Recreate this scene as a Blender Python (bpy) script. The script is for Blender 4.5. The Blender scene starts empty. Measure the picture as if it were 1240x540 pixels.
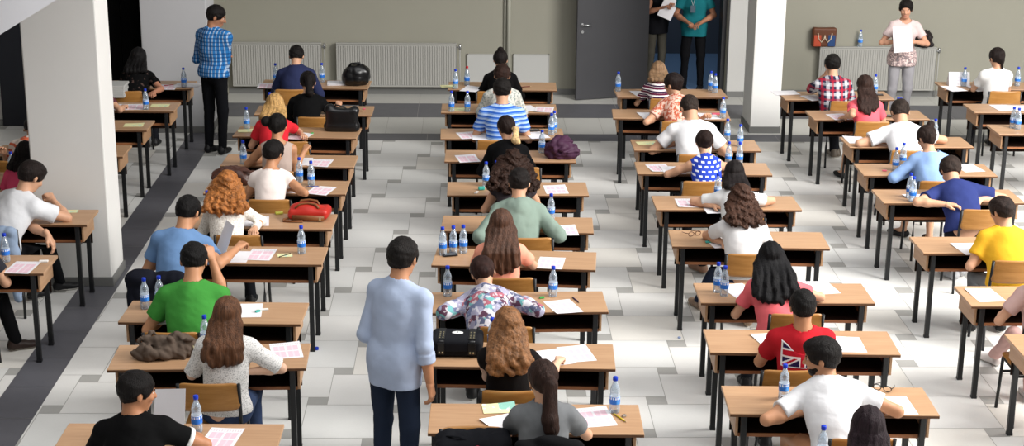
import bpy, bmesh, math, random
import numpy as np
from mathutils import Vector, Matrix

random.seed(7)
SC = bpy.context.scene
COL = SC.collection
PI = math.pi

# ------------------------------------------------------------------ camera model of the photograph (1240 x 540)
FPX, CX, CY = 1950.0, 620.0, 270.0
CAM_Z = 4.79
ROLL = 0.010
_dx, _dy = 570.0 - CX, -313.0 - CY
_ux, _uy = math.cos(ROLL)*_dx + math.sin(ROLL)*_dy, -math.sin(ROLL)*_dx + math.cos(ROLL)*_dy
PITCH = math.atan2(-_uy, FPX)
YAW = math.atan2(-_ux, math.hypot(FPX, _uy))
FW = np.array([math.sin(YAW)*math.cos(PITCH), math.cos(YAW)*math.cos(PITCH), -math.sin(PITCH)])
_r0 = np.array([math.cos(YAW), -math.sin(YAW), 0.0])
_d0 = np.cross(FW, _r0)
if _d0[2] > 0: _d0 = -_d0
RT = math.cos(ROLL)*_r0 - math.sin(ROLL)*_d0
DN = math.sin(ROLL)*_r0 + math.cos(ROLL)*_d0
CAM = np.array([0, 0, CAM_Z])

def at(x, y, z):
    """point of the place at height z seen at pixel (x, y) of the photograph"""
    d = FW*FPX + RT*(x-CX) + DN*(y-CY)
    return CAM + d*((z-CAM_Z)/d[2])

def at_depth(x, y, Y):
    d = FW*FPX + RT*(x-CX) + DN*(y-CY)
    return CAM + d*(Y/d[1])

def make_camera():
    cd = bpy.data.cameras.new('camera'); co = bpy.data.objects.new('camera', cd); COL.objects.link(co)
    m = Matrix(((RT[0], -DN[0], -FW[0], 0), (RT[1], -DN[1], -FW[1], 0), (RT[2], -DN[2], -FW[2], CAM_Z), (0, 0, 0, 1)))
    co.matrix_world = m
    cd.sensor_width = 36.0; cd.lens = FPX/1240.0*36.0; cd.clip_end = 200
    SC.camera = co

# ------------------------------------------------------------------ colours and materials
def lin(c):
    if isinstance(c, str):
        c = c.lstrip('#'); c = [int(c[i:i+2], 16)/255 for i in (0, 2, 4)]
    return tuple((x/12.92 if x <= .04045 else ((x+.055)/1.055)**2.4) for x in c) + (1.0,)

_M = {}
class NT:
    def __init__(s, name):
        s.m = bpy.data.materials.new(name); s.m.use_nodes = True
        s.n = s.m.node_tree.nodes; s.l = s.m.node_tree.links
        s.b = s.n['Principled BSDF']
    def node(s, t, **kw):
        x = s.n.new(t)
        for k, v in kw.items(): setattr(x, k, v)
        return x
    def link(s, a, b): s.l.new(a, b)
    def val(s, sock, v):
        if isinstance(v, bpy.types.NodeSocket): s.l.new(v, sock)
        else: sock.default_value = v
    def math(s, op, a, b=None, c=None, clamp=False):
        x = s.node('ShaderNodeMath', operation=op); x.use_clamp = clamp
        s.val(x.inputs[0], a)
        if b is not None: s.val(x.inputs[1], b)
        if c is not None: s.val(x.inputs[2], c)
        return x.outputs[0]
    def mix(s, f, a, b):
        x = s.node('ShaderNodeMix', data_type='RGBA')
        s.val(x.inputs[0], f); s.val(x.inputs[6], a); s.val(x.inputs[7], b)
        return x.outputs[2]
    def xyz(s, scale=None, rot=None, loc=None, gen='Object'):
        t = s.node('ShaderNodeTexCoord').outputs[gen]
        if scale or rot or loc:
            mp = s.node('ShaderNodeMapping')
            if scale: mp.inputs['Scale'].default_value = scale
            if rot: mp.inputs['Rotation'].default_value = rot
            if loc: mp.inputs['Location'].default_value = loc
            s.link(t, mp.inputs[0]); t = mp.outputs[0]
        return t
    def sep(s, v):
        x = s.node('ShaderNodeSeparateXYZ'); s.link(v, x.inputs[0]); return x.outputs
    def noise(s, v, scale, detail=3, rough=.55):
        x = s.node('ShaderNodeTexNoise'); s.link(v, x.inputs['Vector'])
        x.inputs['Scale'].default_value = scale; x.inputs['Detail'].default_value = detail; x.inputs['Roughness'].default_value = rough
        return x.outputs['Fac']
    def ramp(s, f, stops, interp='LINEAR'):
        x = s.node('ShaderNodeValToRGB'); x.color_ramp.interpolation = interp
        e = x.color_ramp.elements
        while len(e) < len(stops): e.new(.5)
        for i, (p, c) in enumerate(stops):
            e[i].position = p; e[i].color = lin(c)
        s.link(f, x.inputs[0]); return x.outputs[0]
    def bump(s, f, strength, dist=.01):
        x = s.node('ShaderNodeBump'); x.inputs['Strength'].default_value = strength; x.inputs['Distance'].default_value = dist
        s.link(f, x.inputs['Height']); s.link(x.outputs[0], s.b.inputs['Normal'])
    def done(s, col=None, rough=.6, spec=.3, metal=0.0):
        if col is not None: s.val(s.b.inputs['Base Color'], col)
        s.b.inputs['Roughness'].default_value = rough
        s.b.inputs['Specular IOR Level'].default_value = spec
        s.b.inputs['Metallic'].default_value = metal
        return s.m

def plain(name, col, rough=.6, spec=.3, metal=0.0, vary=.0, nscale=20):
    k = ('p', name)
    if k in _M: return _M[k]
    t = NT(name); c = lin(col)
    if vary:
        n = t.noise(t.xyz(), nscale)
        c2 = tuple(max(0, x*(1-vary)) for x in c[:3]) + (1,); c3 = tuple(min(1, x*(1+vary)) for x in c[:3]) + (1,)
        col_ = t.mix(n, c2, c3)
    else: col_ = c
    _M[k] = t.done(col_, rough, spec, metal); return _M[k]

def cloth(col, rough=.9):
    k = ('c', col)
    if k in _M: return _M[k]
    t = NT('fabric ' + col); c = lin(col); v = t.xyz()
    n = t.noise(v, 9, 4); c2 = tuple(x*.88 for x in c[:3])+(1,); c3 = tuple(min(1, x*1.08) for x in c[:3])+(1,)
    t.bump(t.noise(v, 22, 4, .55), .22, .010)
    _M[k] = t.done(t.mix(n, c2, c3), rough, .12); return _M[k]

def hair_mat(col, curly=False, tip=None):
    k = ('h', col, curly, tip)
    if k in _M: return _M[k]
    t = NT('hair ' + col); c = lin(col)
    v = t.xyz(scale=(120, 120, 7) if not curly else (60, 60, 45))
    n = t.noise(v, 1.0, 4, .65); n2 = t.noise(t.xyz(scale=(30, 30, 4)), 1.0, 3, .6)
    c2 = tuple(x*.40 for x in c[:3])+(1,); c3 = tuple(min(1, x*1.7+.003) for x in c[:3])+(1,)
    cc = t.mix(t.math('MULTIPLY_ADD', t.math('ADD', n, n2), 1.6, -1.1, True), c2, c3)
    t.bump(n, .8, .012)
    lum = sum(c[:3])/3
    _M[k] = t.done(cc, .5, .14 if lum < .03 else .28); return _M[k]

def skin_mat(col):
    k = ('s', col)
    if k in _M: return _M[k]
    t = NT('skin ' + col); c = lin(col); n = t.noise(t.xyz(), 14, 3)
    t.b.inputs['Subsurface Weight'].default_value = 0.0
    _M[k] = t.done(t.mix(n, tuple(x*.9 for x in c[:3])+(1,), tuple(min(1, x*1.06) for x in c[:3])+(1,)), .5, .3); return _M[k]

def frac_band(t, coord, freq, lo, hi, off=0.0):
    """1 where fract(coord*freq+off) lies between lo and hi"""
    f = t.math('FRACT', t.math('MULTIPLY_ADD', coord, freq, off))
    a = t.math('GREATER_THAN', f, lo); b = t.math('LESS_THAN', f, hi)
    return t.math('MULTIPLY', a, b)

def pat(kind):
    k = ('pat', kind)
    if k in _M: return _M[k]
    t = NT('fabric ' + kind); v = t.xyz(); x, y, z = t.sep(v)
    if kind == 'blue stripes':
        s = frac_band(t, z, 21, 0, .42); s2 = frac_band(t, z, 21, .5, .62)
        c = t.mix(s, lin('#2f62c0'), lin('#a9c3e6')); c = t.mix(s2, c, lin('#7fa4dc'))
    elif kind == 'maroon stripes':
        s = frac_band(t, z, 17, 0, .40); s2 = frac_band(t, z, 17, .45, .72)
        c = t.mix(s, lin('#e9e2e0'), lin('#5b2138')); c = t.mix(s2, c, lin('#35203f'))
    elif kind == 'orange stripes':
        c = t.mix(frac_band(t, z, 16, 0, .35), lin('#e8d9cf'), lin('#dc6a4a'))
    elif kind == 'blue check':
        c = lin('#2d74b4')
        w = frac_band(t, x, 26, 0, .30); h = frac_band(t, z, 22, 0, .34)
        c = t.mix(t.math('MULTIPLY', w, .75), c, lin('#b7c8d8')); c = t.mix(t.math('MULTIPLY', h, .7), c, lin('#123f74'))
        c = t.mix(t.math('MULTIPLY', frac_band(t, y, 24, 0, .3), .35), c, lin('#0d2f60'))
    elif kind == 'red plaid':
        c = lin('#2b3048')
        c = t.mix(t.math('MULTIPLY', frac_band(t, x, 9.0, .10, .44), .5), c, lin('#e8e6ea'))
        c = t.mix(t.math('MULTIPLY', frac_band(t, z, 9.5, .15, .46), .45), c, lin('#e8e6ea'))
        c = t.mix(t.math('MULTIPLY', frac_band(t, x, 9.0, .62, .86), .75), c, lin('#b32036'))
        c = t.mix(t.math('MULTIPLY', frac_band(t, z, 9.5, .64, .84), .65), c, lin('#a81f34'))
        c = t.mix(t.math('MULTIPLY', frac_band(t, y, 9.0, .1, .4), .3), c, lin('#20253d'))
    elif kind == 'blue dashes':
        row = t.math('FLOOR', t.math('MULTIPLY', z, 26))
        off = t.math('MULTIPLY', t.math('MODULO', row, 2.0), .5)
        fx = t.math('FRACT', t.math('ADD', t.math('MULTIPLY', x, 17), off))
        s = t.math('MULTIPLY', t.math('LESS_THAN', fx, .52), frac_band(t, z, 26, .14, .56))
        c = t.mix(s, lin('#2b44b0'), lin('#e6e9f4'))
    elif kind == 'orange print':
        n = t.noise(v, 34, 3, .6)
        c = t.ramp(n, [(0.0, '#a94a38'), (.47, '#c2664c'), (.53, '#e6c0ae'), (1, '#f0dccf')])
    elif kind == 'pale print':
        n = t.noise(v, 40, 3, .6)
        c = t.ramp(n, [(0.0, '#6f7f7c'), (.42, '#8f9792'), (.5, '#c3c2ba'), (1, '#dedbd3')])
    elif kind == 'blouse print':
        vo = t.node('ShaderNodeTexVoronoi'); vo.inputs['Scale'].default_value = 21; t.link(v, vo.inputs['Vector'])
        wn = t.noise(v, 30, 2)
        hs = t.sep(vo.outputs['Color'])
        c = t.ramp(hs[0], [(0, '#5d3f50'), (.16, '#9c9ab0'), (.34, '#6d7390'), (.5, '#a05f6c'), (.62, '#c9c6cc'), (.76, '#5b5f78'), (.88, '#6fa7a8'), (1, '#4a3b4c')], 'CONSTANT')
        c = t.mix(t.math('MULTIPLY', t.math('GREATER_THAN', wn, .58), .6), c, lin('#dcd8dc'))
    elif kind == 'floral hem':
        n = t.noise(v, 42, 3, .65)
        f = t.ramp(n, [(0, '#4a4650'), (.45, '#8b7f80'), (.52, '#c9a9a6'), (.6, '#e0d4cf'), (1, '#f0e6e2')])
        c = t.mix(t.math('LESS_THAN', z, 1.02), lin('#cbb8b6'), f)
    elif kind == 'speckle':
        n = t.noise(v, 120, 2, .7)
        c = t.ramp(n, [(0, '#8f8d8c'), (.40, '#aaa8a6'), (.47, '#e4e2df'), (1, '#f0eeeb')])
    elif kind == 'lace':
        n = t.noise(v, 90, 2, .6)
        c = t.ramp(n, [(0, '#b5aba0'), (.42, '#cfc8bd'), (.5, '#ebe7df'), (1, '#f4f1ea')])
    elif kind == 'peach band':
        c = lin('#eb9d84')
        c = t.mix(t.math('LESS_THAN', z, .755), c, lin('#c6383c'))
        c = t.mix(t.math('LESS_THAN', z, .71), c, lin('#2d2a2c'))
    elif kind == 'dark print':
        n = t.noise(v, 25, 2)
        s = t.math('MULTIPLY', t.math('GREATER_THAN', n, .61), t.math('GREATER_THAN', z, .75))
        c = t.mix(s, lin('#050506'), lin('#4a3a36'))
    elif kind == 'pale grid':
        c = t.mix(t.math('MULTIPLY', frac_band(t, x, 55, 0, .22), .35), lin('#a9b9d2'), lin('#8ea2c2'))
    t.bump(t.noise(v, 26, 4), .3, .012)
    _M[k] = t.done(c, .85, .12); return _M[k]

def wood(name, c1, c2, c3, axis='x', rough=.45):
    k = ('w', name)
    if k in _M: return _M[k]
    t = NT(name)
    sc = {'x': (2.2, 26, 26), 'y': (26, 2.2, 26), 'z': (26, 26, 2.2)}[axis]
    info = t.node('ShaderNodeObjectInfo')
    v = t.xyz(scale=sc)
    add = t.node('ShaderNodeVectorMath', operation='ADD'); t.link(v, add.inputs[0])
    mul = t.node('ShaderNodeVectorMath', operation='SCALE'); t.link(info.outputs['Location'], mul.inputs[0]); mul.inputs[3].default_value = 3.7
    t.link(mul.outputs[0], add.inputs[1])
    n = t.noise(add.outputs[0], 1.3, 5, .6)
    c = t.ramp(n, [(.25, c1), (.5, c2), (.75, c3)])
    t.bump(n, .06, .004)
    _M[k] = t.done(c, rough, .35); return _M[k]

# ------------------------------------------------------------------ mesh helpers
def mesh_np(name, verts, quads, mats, midx=None, smooth=True):
    me = bpy.data.meshes.new(name)
    v = np.asarray(verts, np.float32); q = np.asarray(quads, np.int32)
    me.vertices.add(len(v)); me.vertices.foreach_set('co', v.ravel())
    n = q.shape[1]
    me.loops.add(q.size); me.loops.foreach_set('vertex_index', q.ravel())
    me.polygons.add(len(q)); me.polygons.foreach_set('loop_start', np.arange(0, q.size, n, dtype=np.int32))
    me.polygons.foreach_set('loop_total', np.full(len(q), n, np.int32))
    if midx is not None: me.polygons.foreach_set('material_index', np.asarray(midx, np.int32))
    me.polygons.foreach_set('use_smooth', np.full(len(q), smooth, bool))
    me.update(calc_edges=True); me.validate()
    for m in (mats if isinstance(mats, (list, tuple)) else [mats]): me.materials.append(m)
    return me

def link(name, me, parent=None, loc=None):
    o = bpy.data.objects.new(name, me); COL.objects.link(o)
    if parent: o.parent = parent
    if loc is not None: o.location = loc
    return o

def tag(o, label=None, cat=None, group=None, kind=None):
    if label: o['label'] = label
    if cat: o['category'] = cat
    if group: o['group'] = group
    if kind: o['kind'] = kind
    return o

def empty(name, loc, rz=0.0):
    o = bpy.data.objects.new(name, None); COL.objects.link(o)
    o.empty_display_size = .1
    o.location = [float(c) for c in loc]; o.rotation_euler = (0, 0, rz); return o

def copy_tree(o, parent=None):
    c = o.copy(); COL.objects.link(c)
    if parent: c.parent = parent
    for ch in o.children: copy_tree(ch, c)
    return c

class MB:
    """collects shapes in one bmesh"""
    def __init__(s): s.b = bmesh.new()
    def box(s, lo, hi, bev=0.0, M=None, mi=0, seg=2):
        r = bmesh.ops.create_cube(s.b, size=1.0); vs = r['verts']
        c = [(lo[i]+hi[i])/2 for i in range(3)]; d = [hi[i]-lo[i] for i in range(3)]
        for v in vs: v.co = Vector([v.co[i]*d[i]+c[i] for i in range(3)])
        if bev:
            es = list({e for v in vs for e in v.link_edges})
            rr = bmesh.ops.bevel(s.b, geom=es, offset=bev, segments=seg, affect='EDGES', profile=.5)
            vs = list({v for f in rr['faces'] for v in f.verts} | {v for v in vs if v.is_valid})
        fs = {f for v in vs for f in v.link_faces}
        for f in fs: f.material_index = mi
        if M is not None:
            for v in vs: v.co = M @ v.co
        return s
    def tube(s, pts, r, seg=10, cap=True, mi=0, radii=None, flat=None):
        """round tube along a polyline; radii per point"""
        pts = [Vector(p) for p in pts]; n = len(pts); rings = []
        up = Vector((0, 0, 1))
        for i, p in enumerate(pts):
            t = (pts[min(i+1, n-1)] - pts[max(i-1, 0)]).normalized()
            a = t.cross(up)
            if a.length < 1e-3: a = t.cross(Vector((0, 1, 0)))
            a.normalize(); b = t.cross(a).normalized()
            rr = radii[i] if radii else r
            rings.append([s.b.verts.new(p + a*(rr*math.cos(2*PI*k/seg)) + b*(rr*(flat or 1)*math.sin(2*PI*k/seg))) for k in range(seg)])
        for i in range(n-1):
            for k in range(seg):
                f = s.b.faces.new((rings[i][k], rings[i][(k+1) % seg], rings[i+1][(k+1) % seg], rings[i+1][k])); f.smooth = True; f.material_index = mi
        if cap:
            for q in (rings[0][::-1], rings[-1]):
                f = s.b.faces.new(q); f.material_index = mi
        return s
    def lathe(s, prof, seg=20, M=None, mi=0):
        rings = []
        for (r, z) in prof:
            rings.append([s.b.verts.new((max(r, 1e-4)*math.cos(2*PI*k/seg), max(r, 1e-4)*math.sin(2*PI*k/seg), z)) for k in range(seg)])
        for i in range(len(prof)-1):
            for k in range(seg):
                f = s.b.faces.new((rings[i][k], rings[i][(k+1) % seg], rings[i+1][(k+1) % seg], rings[i+1][k])); f.smooth = True; f.material_index = mi
        f = s.b.faces.new(rings[0][::-1]); f.material_index = mi
        f = s.b.faces.new(rings[-1]); f.material_index = mi
        if M is not None:
            for R_ in rings:
                for v in R_: v.co = M @ v.co
        return s
    def prism(s, poly, lo, hi, axis=1, mi=0, M=None):
        """polygon (two coordinates) extruded along axis"""
        def P(p, h):
            q = list(p); q.insert(axis, h); return Vector(q)
        a = [s.b.verts.new(P(p, lo)) for p in poly]; b = [s.b.verts.new(P(p, hi)) for p in poly]
        n = len(poly)
        fs = [s.b.faces.new(a), s.b.faces.new(b[::-1])]
        for k in range(n): fs.append(s.b.faces.new((a[k], b[k], b[(k+1) % n], a[(k+1) % n])))
        for f in fs: f.material_index = mi
        if M is not None:
            for v in a+b: v.co = M @ v.co
        return s
    def mesh(s, name, mats):
        bmesh.ops.recalc_face_normals(s.b, faces=s.b.faces[:])
        me = bpy.data.meshes.new(name); s.b.to_mesh(me); s.b.free()
        for m in (mats if isinstance(mats, (list, tuple)) else [mats]): me.materials.append(m)
        return me
    def build(s, name, mats, parent=None, loc=None): return link(name, s.mesh(name, mats), parent, loc)

# ------------------------------------------------------------------ distance-field modelling (organic shapes: bodies, clothes, hair, bags)
V3 = lambda *a: np.array(a, float)
def nrm(v):
    v = np.asarray(v, float); return v/(np.linalg.norm(v)+1e-12)

class Field:
    def __init__(s, h): s.h = h; s.ops = []
    def add(s, f, lo, hi, k=.02, mode='u'): s.ops.append((f, np.asarray(lo, float), np.asarray(hi, float), k, mode)); return s
    def cone(s, a, b, ra, rb, k=.02, mode='u', cut=None):
        a = np.asarray(a, float); b = np.asarray(b, float); ab = b-a; L2 = ab@ab + 1e-12
        def f(X, Y, Z):
            t = ((X-a[0])*ab[0] + (Y-a[1])*ab[1] + (Z-a[2])*ab[2])/L2
            t = np.clip(t, 0, 1)
            d = np.sqrt((X-a[0]-t*ab[0])**2 + (Y-a[1]-t*ab[1])**2 + (Z-a[2]-t*ab[2])**2) - (ra + (rb-ra)*t)
            if cut is not None:
                for (p, n) in cut: d = np.maximum(d, (X-p[0])*n[0] + (Y-p[1])*n[1] + (Z-p[2])*n[2])
            return d
        r = max(ra, rb)
        return s.add(f, np.minimum(a, b)-r, np.maximum(a, b)+r, k, mode)
    def path(s, pts, rs, k=.02, mode='u', cut=None):
        for i in range(len(pts)-1): s.cone(pts[i], pts[i+1], rs[i], rs[i+1], k, mode, cut)
        return s
    def ell(s, c, r, R=None, k=.02, mode='u', cut=None):
        c = np.asarray(c, float); r = np.asarray(r, float); R = np.eye(3) if R is None else R
        def f(X, Y, Z):
            x, y, z = X-c[0], Y-c[1], Z-c[2]
            q = [x*R[0, i] + y*R[1, i] + z*R[2, i] for i in range(3)]
            k0 = np.sqrt((q[0]/r[0])**2 + (q[1]/r[1])**2 + (q[2]/r[2])**2)
            k1 = np.sqrt((q[0]/r[0]**2)**2 + (q[1]/r[1]**2)**2 + (q[2]/r[2]**2)**2) + 1e-9
            d = k0*(k0-1)/k1
            if cut is not None:
                for (p, n) in cut: d = np.maximum(d, (X-p[0])*n[0] + (Y-p[1])*n[1] + (Z-p[2])*n[2])
            return d
        m = np.sqrt((R**2) @ (r**2))
        return s.add(f, c-m, c+m, k, mode)
    def rbox(s, c, half, rad, R=None, k=.02, mode='u'):
        c = np.asarray(c, float); half = np.asarray(half, float)-rad; R = np.eye(3) if R is None else R
        def f(X, Y, Z):
            x, y, z = X-c[0], Y-c[1], Z-c[2]
            q = [np.abs(x*R[0, i] + y*R[1, i] + z*R[2, i]) - half[i] for i in range(3)]
            o = np.sqrt(np.maximum(q[0], 0)**2 + np.maximum(q[1], 0)**2 + np.maximum(q[2], 0)**2)
            return o + np.minimum(np.maximum(np.maximum(q[0], q[1]), q[2]), 0) - rad
        m = np.abs(R) @ (half+rad)
        return s.add(f, c-m, c+m, k, mode)
    def disp(s, f): return s.add(f, V3(0, 0, 0), V3(0, 0, 0), 0, 'd')
    def plane(s, p, n):
        """keep the side against n"""
        p = np.asarray(p, float); n = nrm(n)
        return s.add(lambda X, Y, Z: (X-p[0])*n[0] + (Y-p[1])*n[1] + (Z-p[2])*n[2], V3(0, 0, 0), V3(0, 0, 0), 0, 'p')
    def run(s):
        h = s.h; us = [o for o in s.ops if o[4] == 'u']
        lo = np.min([o[1] for o in us], axis=0) - 4*h - .012; hi = np.max([o[2] for o in us], axis=0) + 4*h + .012
        n = np.ceil((hi-lo)/h).astype(int)+1
        ax = [(lo[i] + h*np.arange(n[i])).astype(np.float32) for i in range(3)]
        G = (ax[0][:, None, None], ax[1][None, :, None], ax[2][None, None, :])
        V = np.full(n, .2, np.float32)
        for f, a, b, k, mode in s.ops:
            if mode == 'd': V += f(*G).astype(np.float32); continue
            if mode == 'p': np.maximum(V, f(*G), out=V); continue
            pad = 3*h + k + .015
            i0 = np.clip(np.floor((a-pad-lo)/h).astype(int), 0, n-1); i1 = np.clip(np.ceil((b+pad-lo)/h).astype(int)+1, 1, n)
            if (i1 <= i0).any(): continue
            sl = tuple(slice(i0[i], i1[i]) for i in range(3))
            d = f(ax[0][sl[0]][:, None, None], ax[1][sl[1]][None, :, None], ax[2][sl[2]][None, None, :]).astype(np.float32)
            W = V[sl]
            if mode == 'u':
                if k > 0:
                    m = np.maximum(k - np.abs(W-d), 0)/k; V[sl] = np.minimum(W, d) - m*m*k*.25
                else: V[sl] = np.minimum(W, d)
            elif mode == 's': V[sl] = np.maximum(W, -d)
        s.V, s.lo, s.ax = V, lo, ax
        return nets(V, lo, h)
    def sample(s, p):
        """field value at a point"""
        q = (np.asarray(p)-s.lo)/s.h; i = np.clip(np.floor(q).astype(int), 0, np.array(s.V.shape)-2); f = q-i; r = 0
        for a in (0, 1):
            for b in (0, 1):
                for c in (0, 1):
                    r += s.V[i[0]+a, i[1]+b, i[2]+c]*(f[0] if a else 1-f[0])*(f[1] if b else 1-f[1])*(f[2] if c else 1-f[2])
        return r

def nets(V, lo, h):
    S = V < 0; n = np.array(V.shape)
    c = np.zeros(n-1, np.int8)
    for a in (0, 1):
        for b in (0, 1):
            for d in (0, 1): c += S[a:n[0]-1+a, b:n[1]-1+b, d:n[2]-1+d]
    I = np.argwhere((c > 0) & (c < 8))
    idx = np.full(n-1, -1, np.int32); idx[I[:, 0], I[:, 1], I[:, 2]] = np.arange(len(I))
    acc = np.zeros((len(I), 3)); cnt = np.zeros(len(I))
    corners = [(a, b, d) for a in (0, 1) for b in (0, 1) for d in (0, 1)]
    val = {k: V[I[:, 0]+k[0], I[:, 1]+k[1], I[:, 2]+k[2]].astype(float) for k in corners}
    for k in corners:
        for axis in range(3):
            if k[axis] == 0:
                k2 = list(k); k2[axis] = 1; k2 = tuple(k2)
                v0, v1 = val[k], val[k2]; m = (v0 < 0) != (v1 < 0)
                t = np.where(m, v0/np.where(m, v0-v1, 1), 0)
                for j in range(3): acc[:, j] += np.where(m, k[j] + (t if j == axis else 0), 0)
                cnt += m
    verts = lo + h*(I + acc/np.maximum(cnt, 1)[:, None])
    quads = []
    for axis in range(3):
        u, w = (axis+1) % 3, (axis+2) % 3
        s0 = [slice(0, n[i]) for i in range(3)]; s1 = list(s0)
        s0[axis] = slice(0, n[axis]-1); s1[axis] = slice(1, n[axis])
        A, B = S[tuple(s0)], S[tuple(s1)]
        E = np.argwhere(A != B)
        E = E[(E[:, u] > 0) & (E[:, w] > 0) & (E[:, u] < n[u]-1) & (E[:, w] < n[w]-1)]
        if not len(E): continue
        ins = A[E[:, 0], E[:, 1], E[:, 2]]
        def cell(du, dw):
            q = E.copy(); q[:, u] += du; q[:, w] += dw; return idx[q[:, 0], q[:, 1], q[:, 2]]
        Q = np.stack([cell(-1, -1), cell(0, -1), cell(0, 0), cell(-1, 0)], 1)
        Q[~ins] = Q[~ins][:, ::-1]
        quads.append(Q)
    Q = np.concatenate(quads) if quads else np.zeros((0, 4), int)
    Q = Q[(Q >= 0).all(1)]
    return verts, Q

def folds(amp, seed, freq=18.0):
    r = np.random.RandomState(seed); ks = r.randn(5, 3); ks = ks/np.linalg.norm(ks, axis=1)[:, None]*freq*np.array([.6, .9, 1.1, 1.5, 2.0])[:, None]
    ph = r.rand(5)*6.28; am = np.array([1, .8, .7, .5, .35])*amp*.6
    def f(X, Y, Z):
        o = 0
        for i in range(5): o = o + am[i]*np.sin(ks[i, 0]*X + ks[i, 1]*Y + ks[i, 2]*Z + ph[i])
        return o
    return f
def ridges(amp, seed, freq=20.0):
    r = np.random.RandomState(seed); ks = r.randn(6, 3); ks = ks/np.linalg.norm(ks, axis=1)[:, None]*freq*np.array([.5, .8, 1.0, 1.3, 1.7, 2.2])[:, None]
    ph = r.rand(6)*6.28; am = np.array([1, .9, .8, .6, .5, .35])*amp*.5
    def f(X, Y, Z):
        o = 0
        for i in range(6):
            w = ks[i, 0]*X + ks[i, 1]*Y + ks[i, 2]*Z + ph[i] + .9*np.sin(ks[(i+1) % 6, 1]*X + ks[(i+2) % 6, 0]*Z + ks[(i+3) % 6, 2]*Y)
            o = o + am[i]*(2*np.abs(np.sin(w*.5)) - 1.2)
        return -o
    return f
def curls(amp, seed, wl=.035):
    r = np.random.RandomState(seed); a = r.rand(6)*6.28; w = 2*PI/wl
    def f(X, Y, Z):
        xx = X + .010*np.sin(40*Z + a[0]) + .006*np.sin(55*Y + a[1]); yy = Y + .010*np.sin(45*X + a[2]); zz = Z + .012*np.sin(38*Y + a[3])
        return amp*(np.sin(w*xx + a[4])*np.sin(w*yy + a[5])*np.sin(w*.8*zz) + .5*np.sin(.5*w*zz + 3*np.sin(20*X)))
    return f
# ------------------------------------------------------------------ furniture
DW, DD, DH = 1.32, 0.46, 0.76
BEECH = wood('beech laminate', '#a58060', '#af8a69', '#b89472', 'x', .38)
BEECH_Z = wood('beech panel', '#a17b5a', '#ab8563', '#b58f6d', 'y', .45)
SHELFW = wood('red brown shelf board', '#4f2f1d', '#5d3a25', '#6a452d', 'x', .5)
SHELFE = wood('red brown shelf edge', '#7a4a2c', '#8d5a37', '#9b6641', 'x', .5)
PLY = wood('varnished plywood', '#94642f', '#a5743c', '#b38147', 'x', .32)
BLACKM = plain('black powder coated steel', '#131416', .42, .4)
SHELF_SHADE = plain('shelf board darkened for shade', '#231610', .8, .1)  # shelf and back panel: shade under the tabletop painted into the colour
EDGE = plain('brown edge band', '#5a3d27', .6)

def make_desk():
    r = empty('school_desk', (0, 0, 0))        # origin: middle of the near edge, on the floor; student side towards -y
    m = MB(); m.box((-DW/2, 0, DH-.024), (DW/2, DD, DH), .004); m.build('tabletop', BEECH, r)
    m = MB(); m.box((-DW/2+.002, -.0015, DH-.022), (DW/2-.002, .001, DH-.006), .0); m.build('edge_band', EDGE, r)
    for sx in (-1, 1):
        x0, x1 = sorted((sx*(DW/2-.045), sx*(DW/2-.063)))
        m = MB(); m.box((x0, .05, DH-.175), (x1, DD-.02, DH-.024), .002); m.build('side_panel', BEECH_Z, r)
    m = MB(); m.box((-DW/2+.063, .06, DH-.178), (DW/2-.063, DD-.03, DH-.160), .002); m.build('shelf', SHELF_SHADE, r)
    m = MB(); m.box((-DW/2+.064, .052, DH-.180), (DW/2-.064, .060, DH-.156), .002); m.build('shelf_edge', SHELFE, r)
    m = MB(); m.box((-DW/2+.063, DD-.04, DH-.30), (DW/2-.063, DD-.024, DH-.024), .002); m.build('back_panel', SHELF_SHADE, r)
    for sx in (-1, 1):
        for y in (.035, DD-.05):
            m = MB(); cx = sx*(DW/2-.095)
            m.box((cx-.019, y-.019, 0.006), (cx+.019, y+.019, DH-.024), .004); m.box((cx-.021, y-.021, 0), (cx+.021, y+.021, .02), .003)
            m.build('leg', BLACKM, r)
        m = MB(); cx = sx*(DW/2-.095); m.box((cx-.014, .05, DH-.21), (cx+.014, DD-.06, DH-.179), .003); m.build('rail', BLACKM, r)
    return r

def curved_panel(w, h, t, bulge, axis_z, rad=.05, nx=16, nz=10):
    """plywood backrest: thin curved sheet with rounded corners, centre at origin, thickness along y"""
    bm = bmesh.new(); front = {}; back = {}
    for i in range(nx+1):
        u = -1 + 2*i/nx
        for k in range(nz+1):
            v = -1 + 2*k/nz
            x = u*w/2; z = v*h/2
            ex = max(0, abs(x)-(w/2-rad)); ez = max(0, abs(z)-(h/2-rad))
            if ex > 0 and ez > 0:
                L = math.hypot(ex, ez)
                mx = max(ex, ez)
                s = mx/L if L > 0 else 1
                x = math.copysign(w/2-rad + ex*s, x); z = math.copysign(h/2-rad + ez*s, z)
            y = -bulge*(1-(x/(w/2))**2) - .10*z
            front[i, k] = bm.verts.new((x, y + t/2, z)); back[i, k] = bm.verts.new((x, y - t/2, z))
    for i in range(nx):
        for k in range(nz):
            for d, o in ((front, 1), (back, -1)):
                q = [d[i, k], d[i+1, k], d[i+1, k+1], d[i, k+1]]
                bm.faces.new(q[::o])
    for k in range(nz):
        bm.faces.new((front[0, k], front[0, k+1], back[0, k+1], back[0, k])); bm.faces.new((front[nx, k+1], front[nx, k], back[nx, k], back[nx, k+1]))
    for i in range(nx):
        bm.faces.new((front[i+1, 0], front[i, 0], back[i, 0], back[i+1, 0])); bm.faces.new((front[i, nz], front[i+1, nz], back[i+1, nz], back[i, nz]))
    for f in bm.faces: f.smooth = True
    bmesh.ops.recalc_face_normals(bm, faces=bm.faces[:])
    return bm

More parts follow.
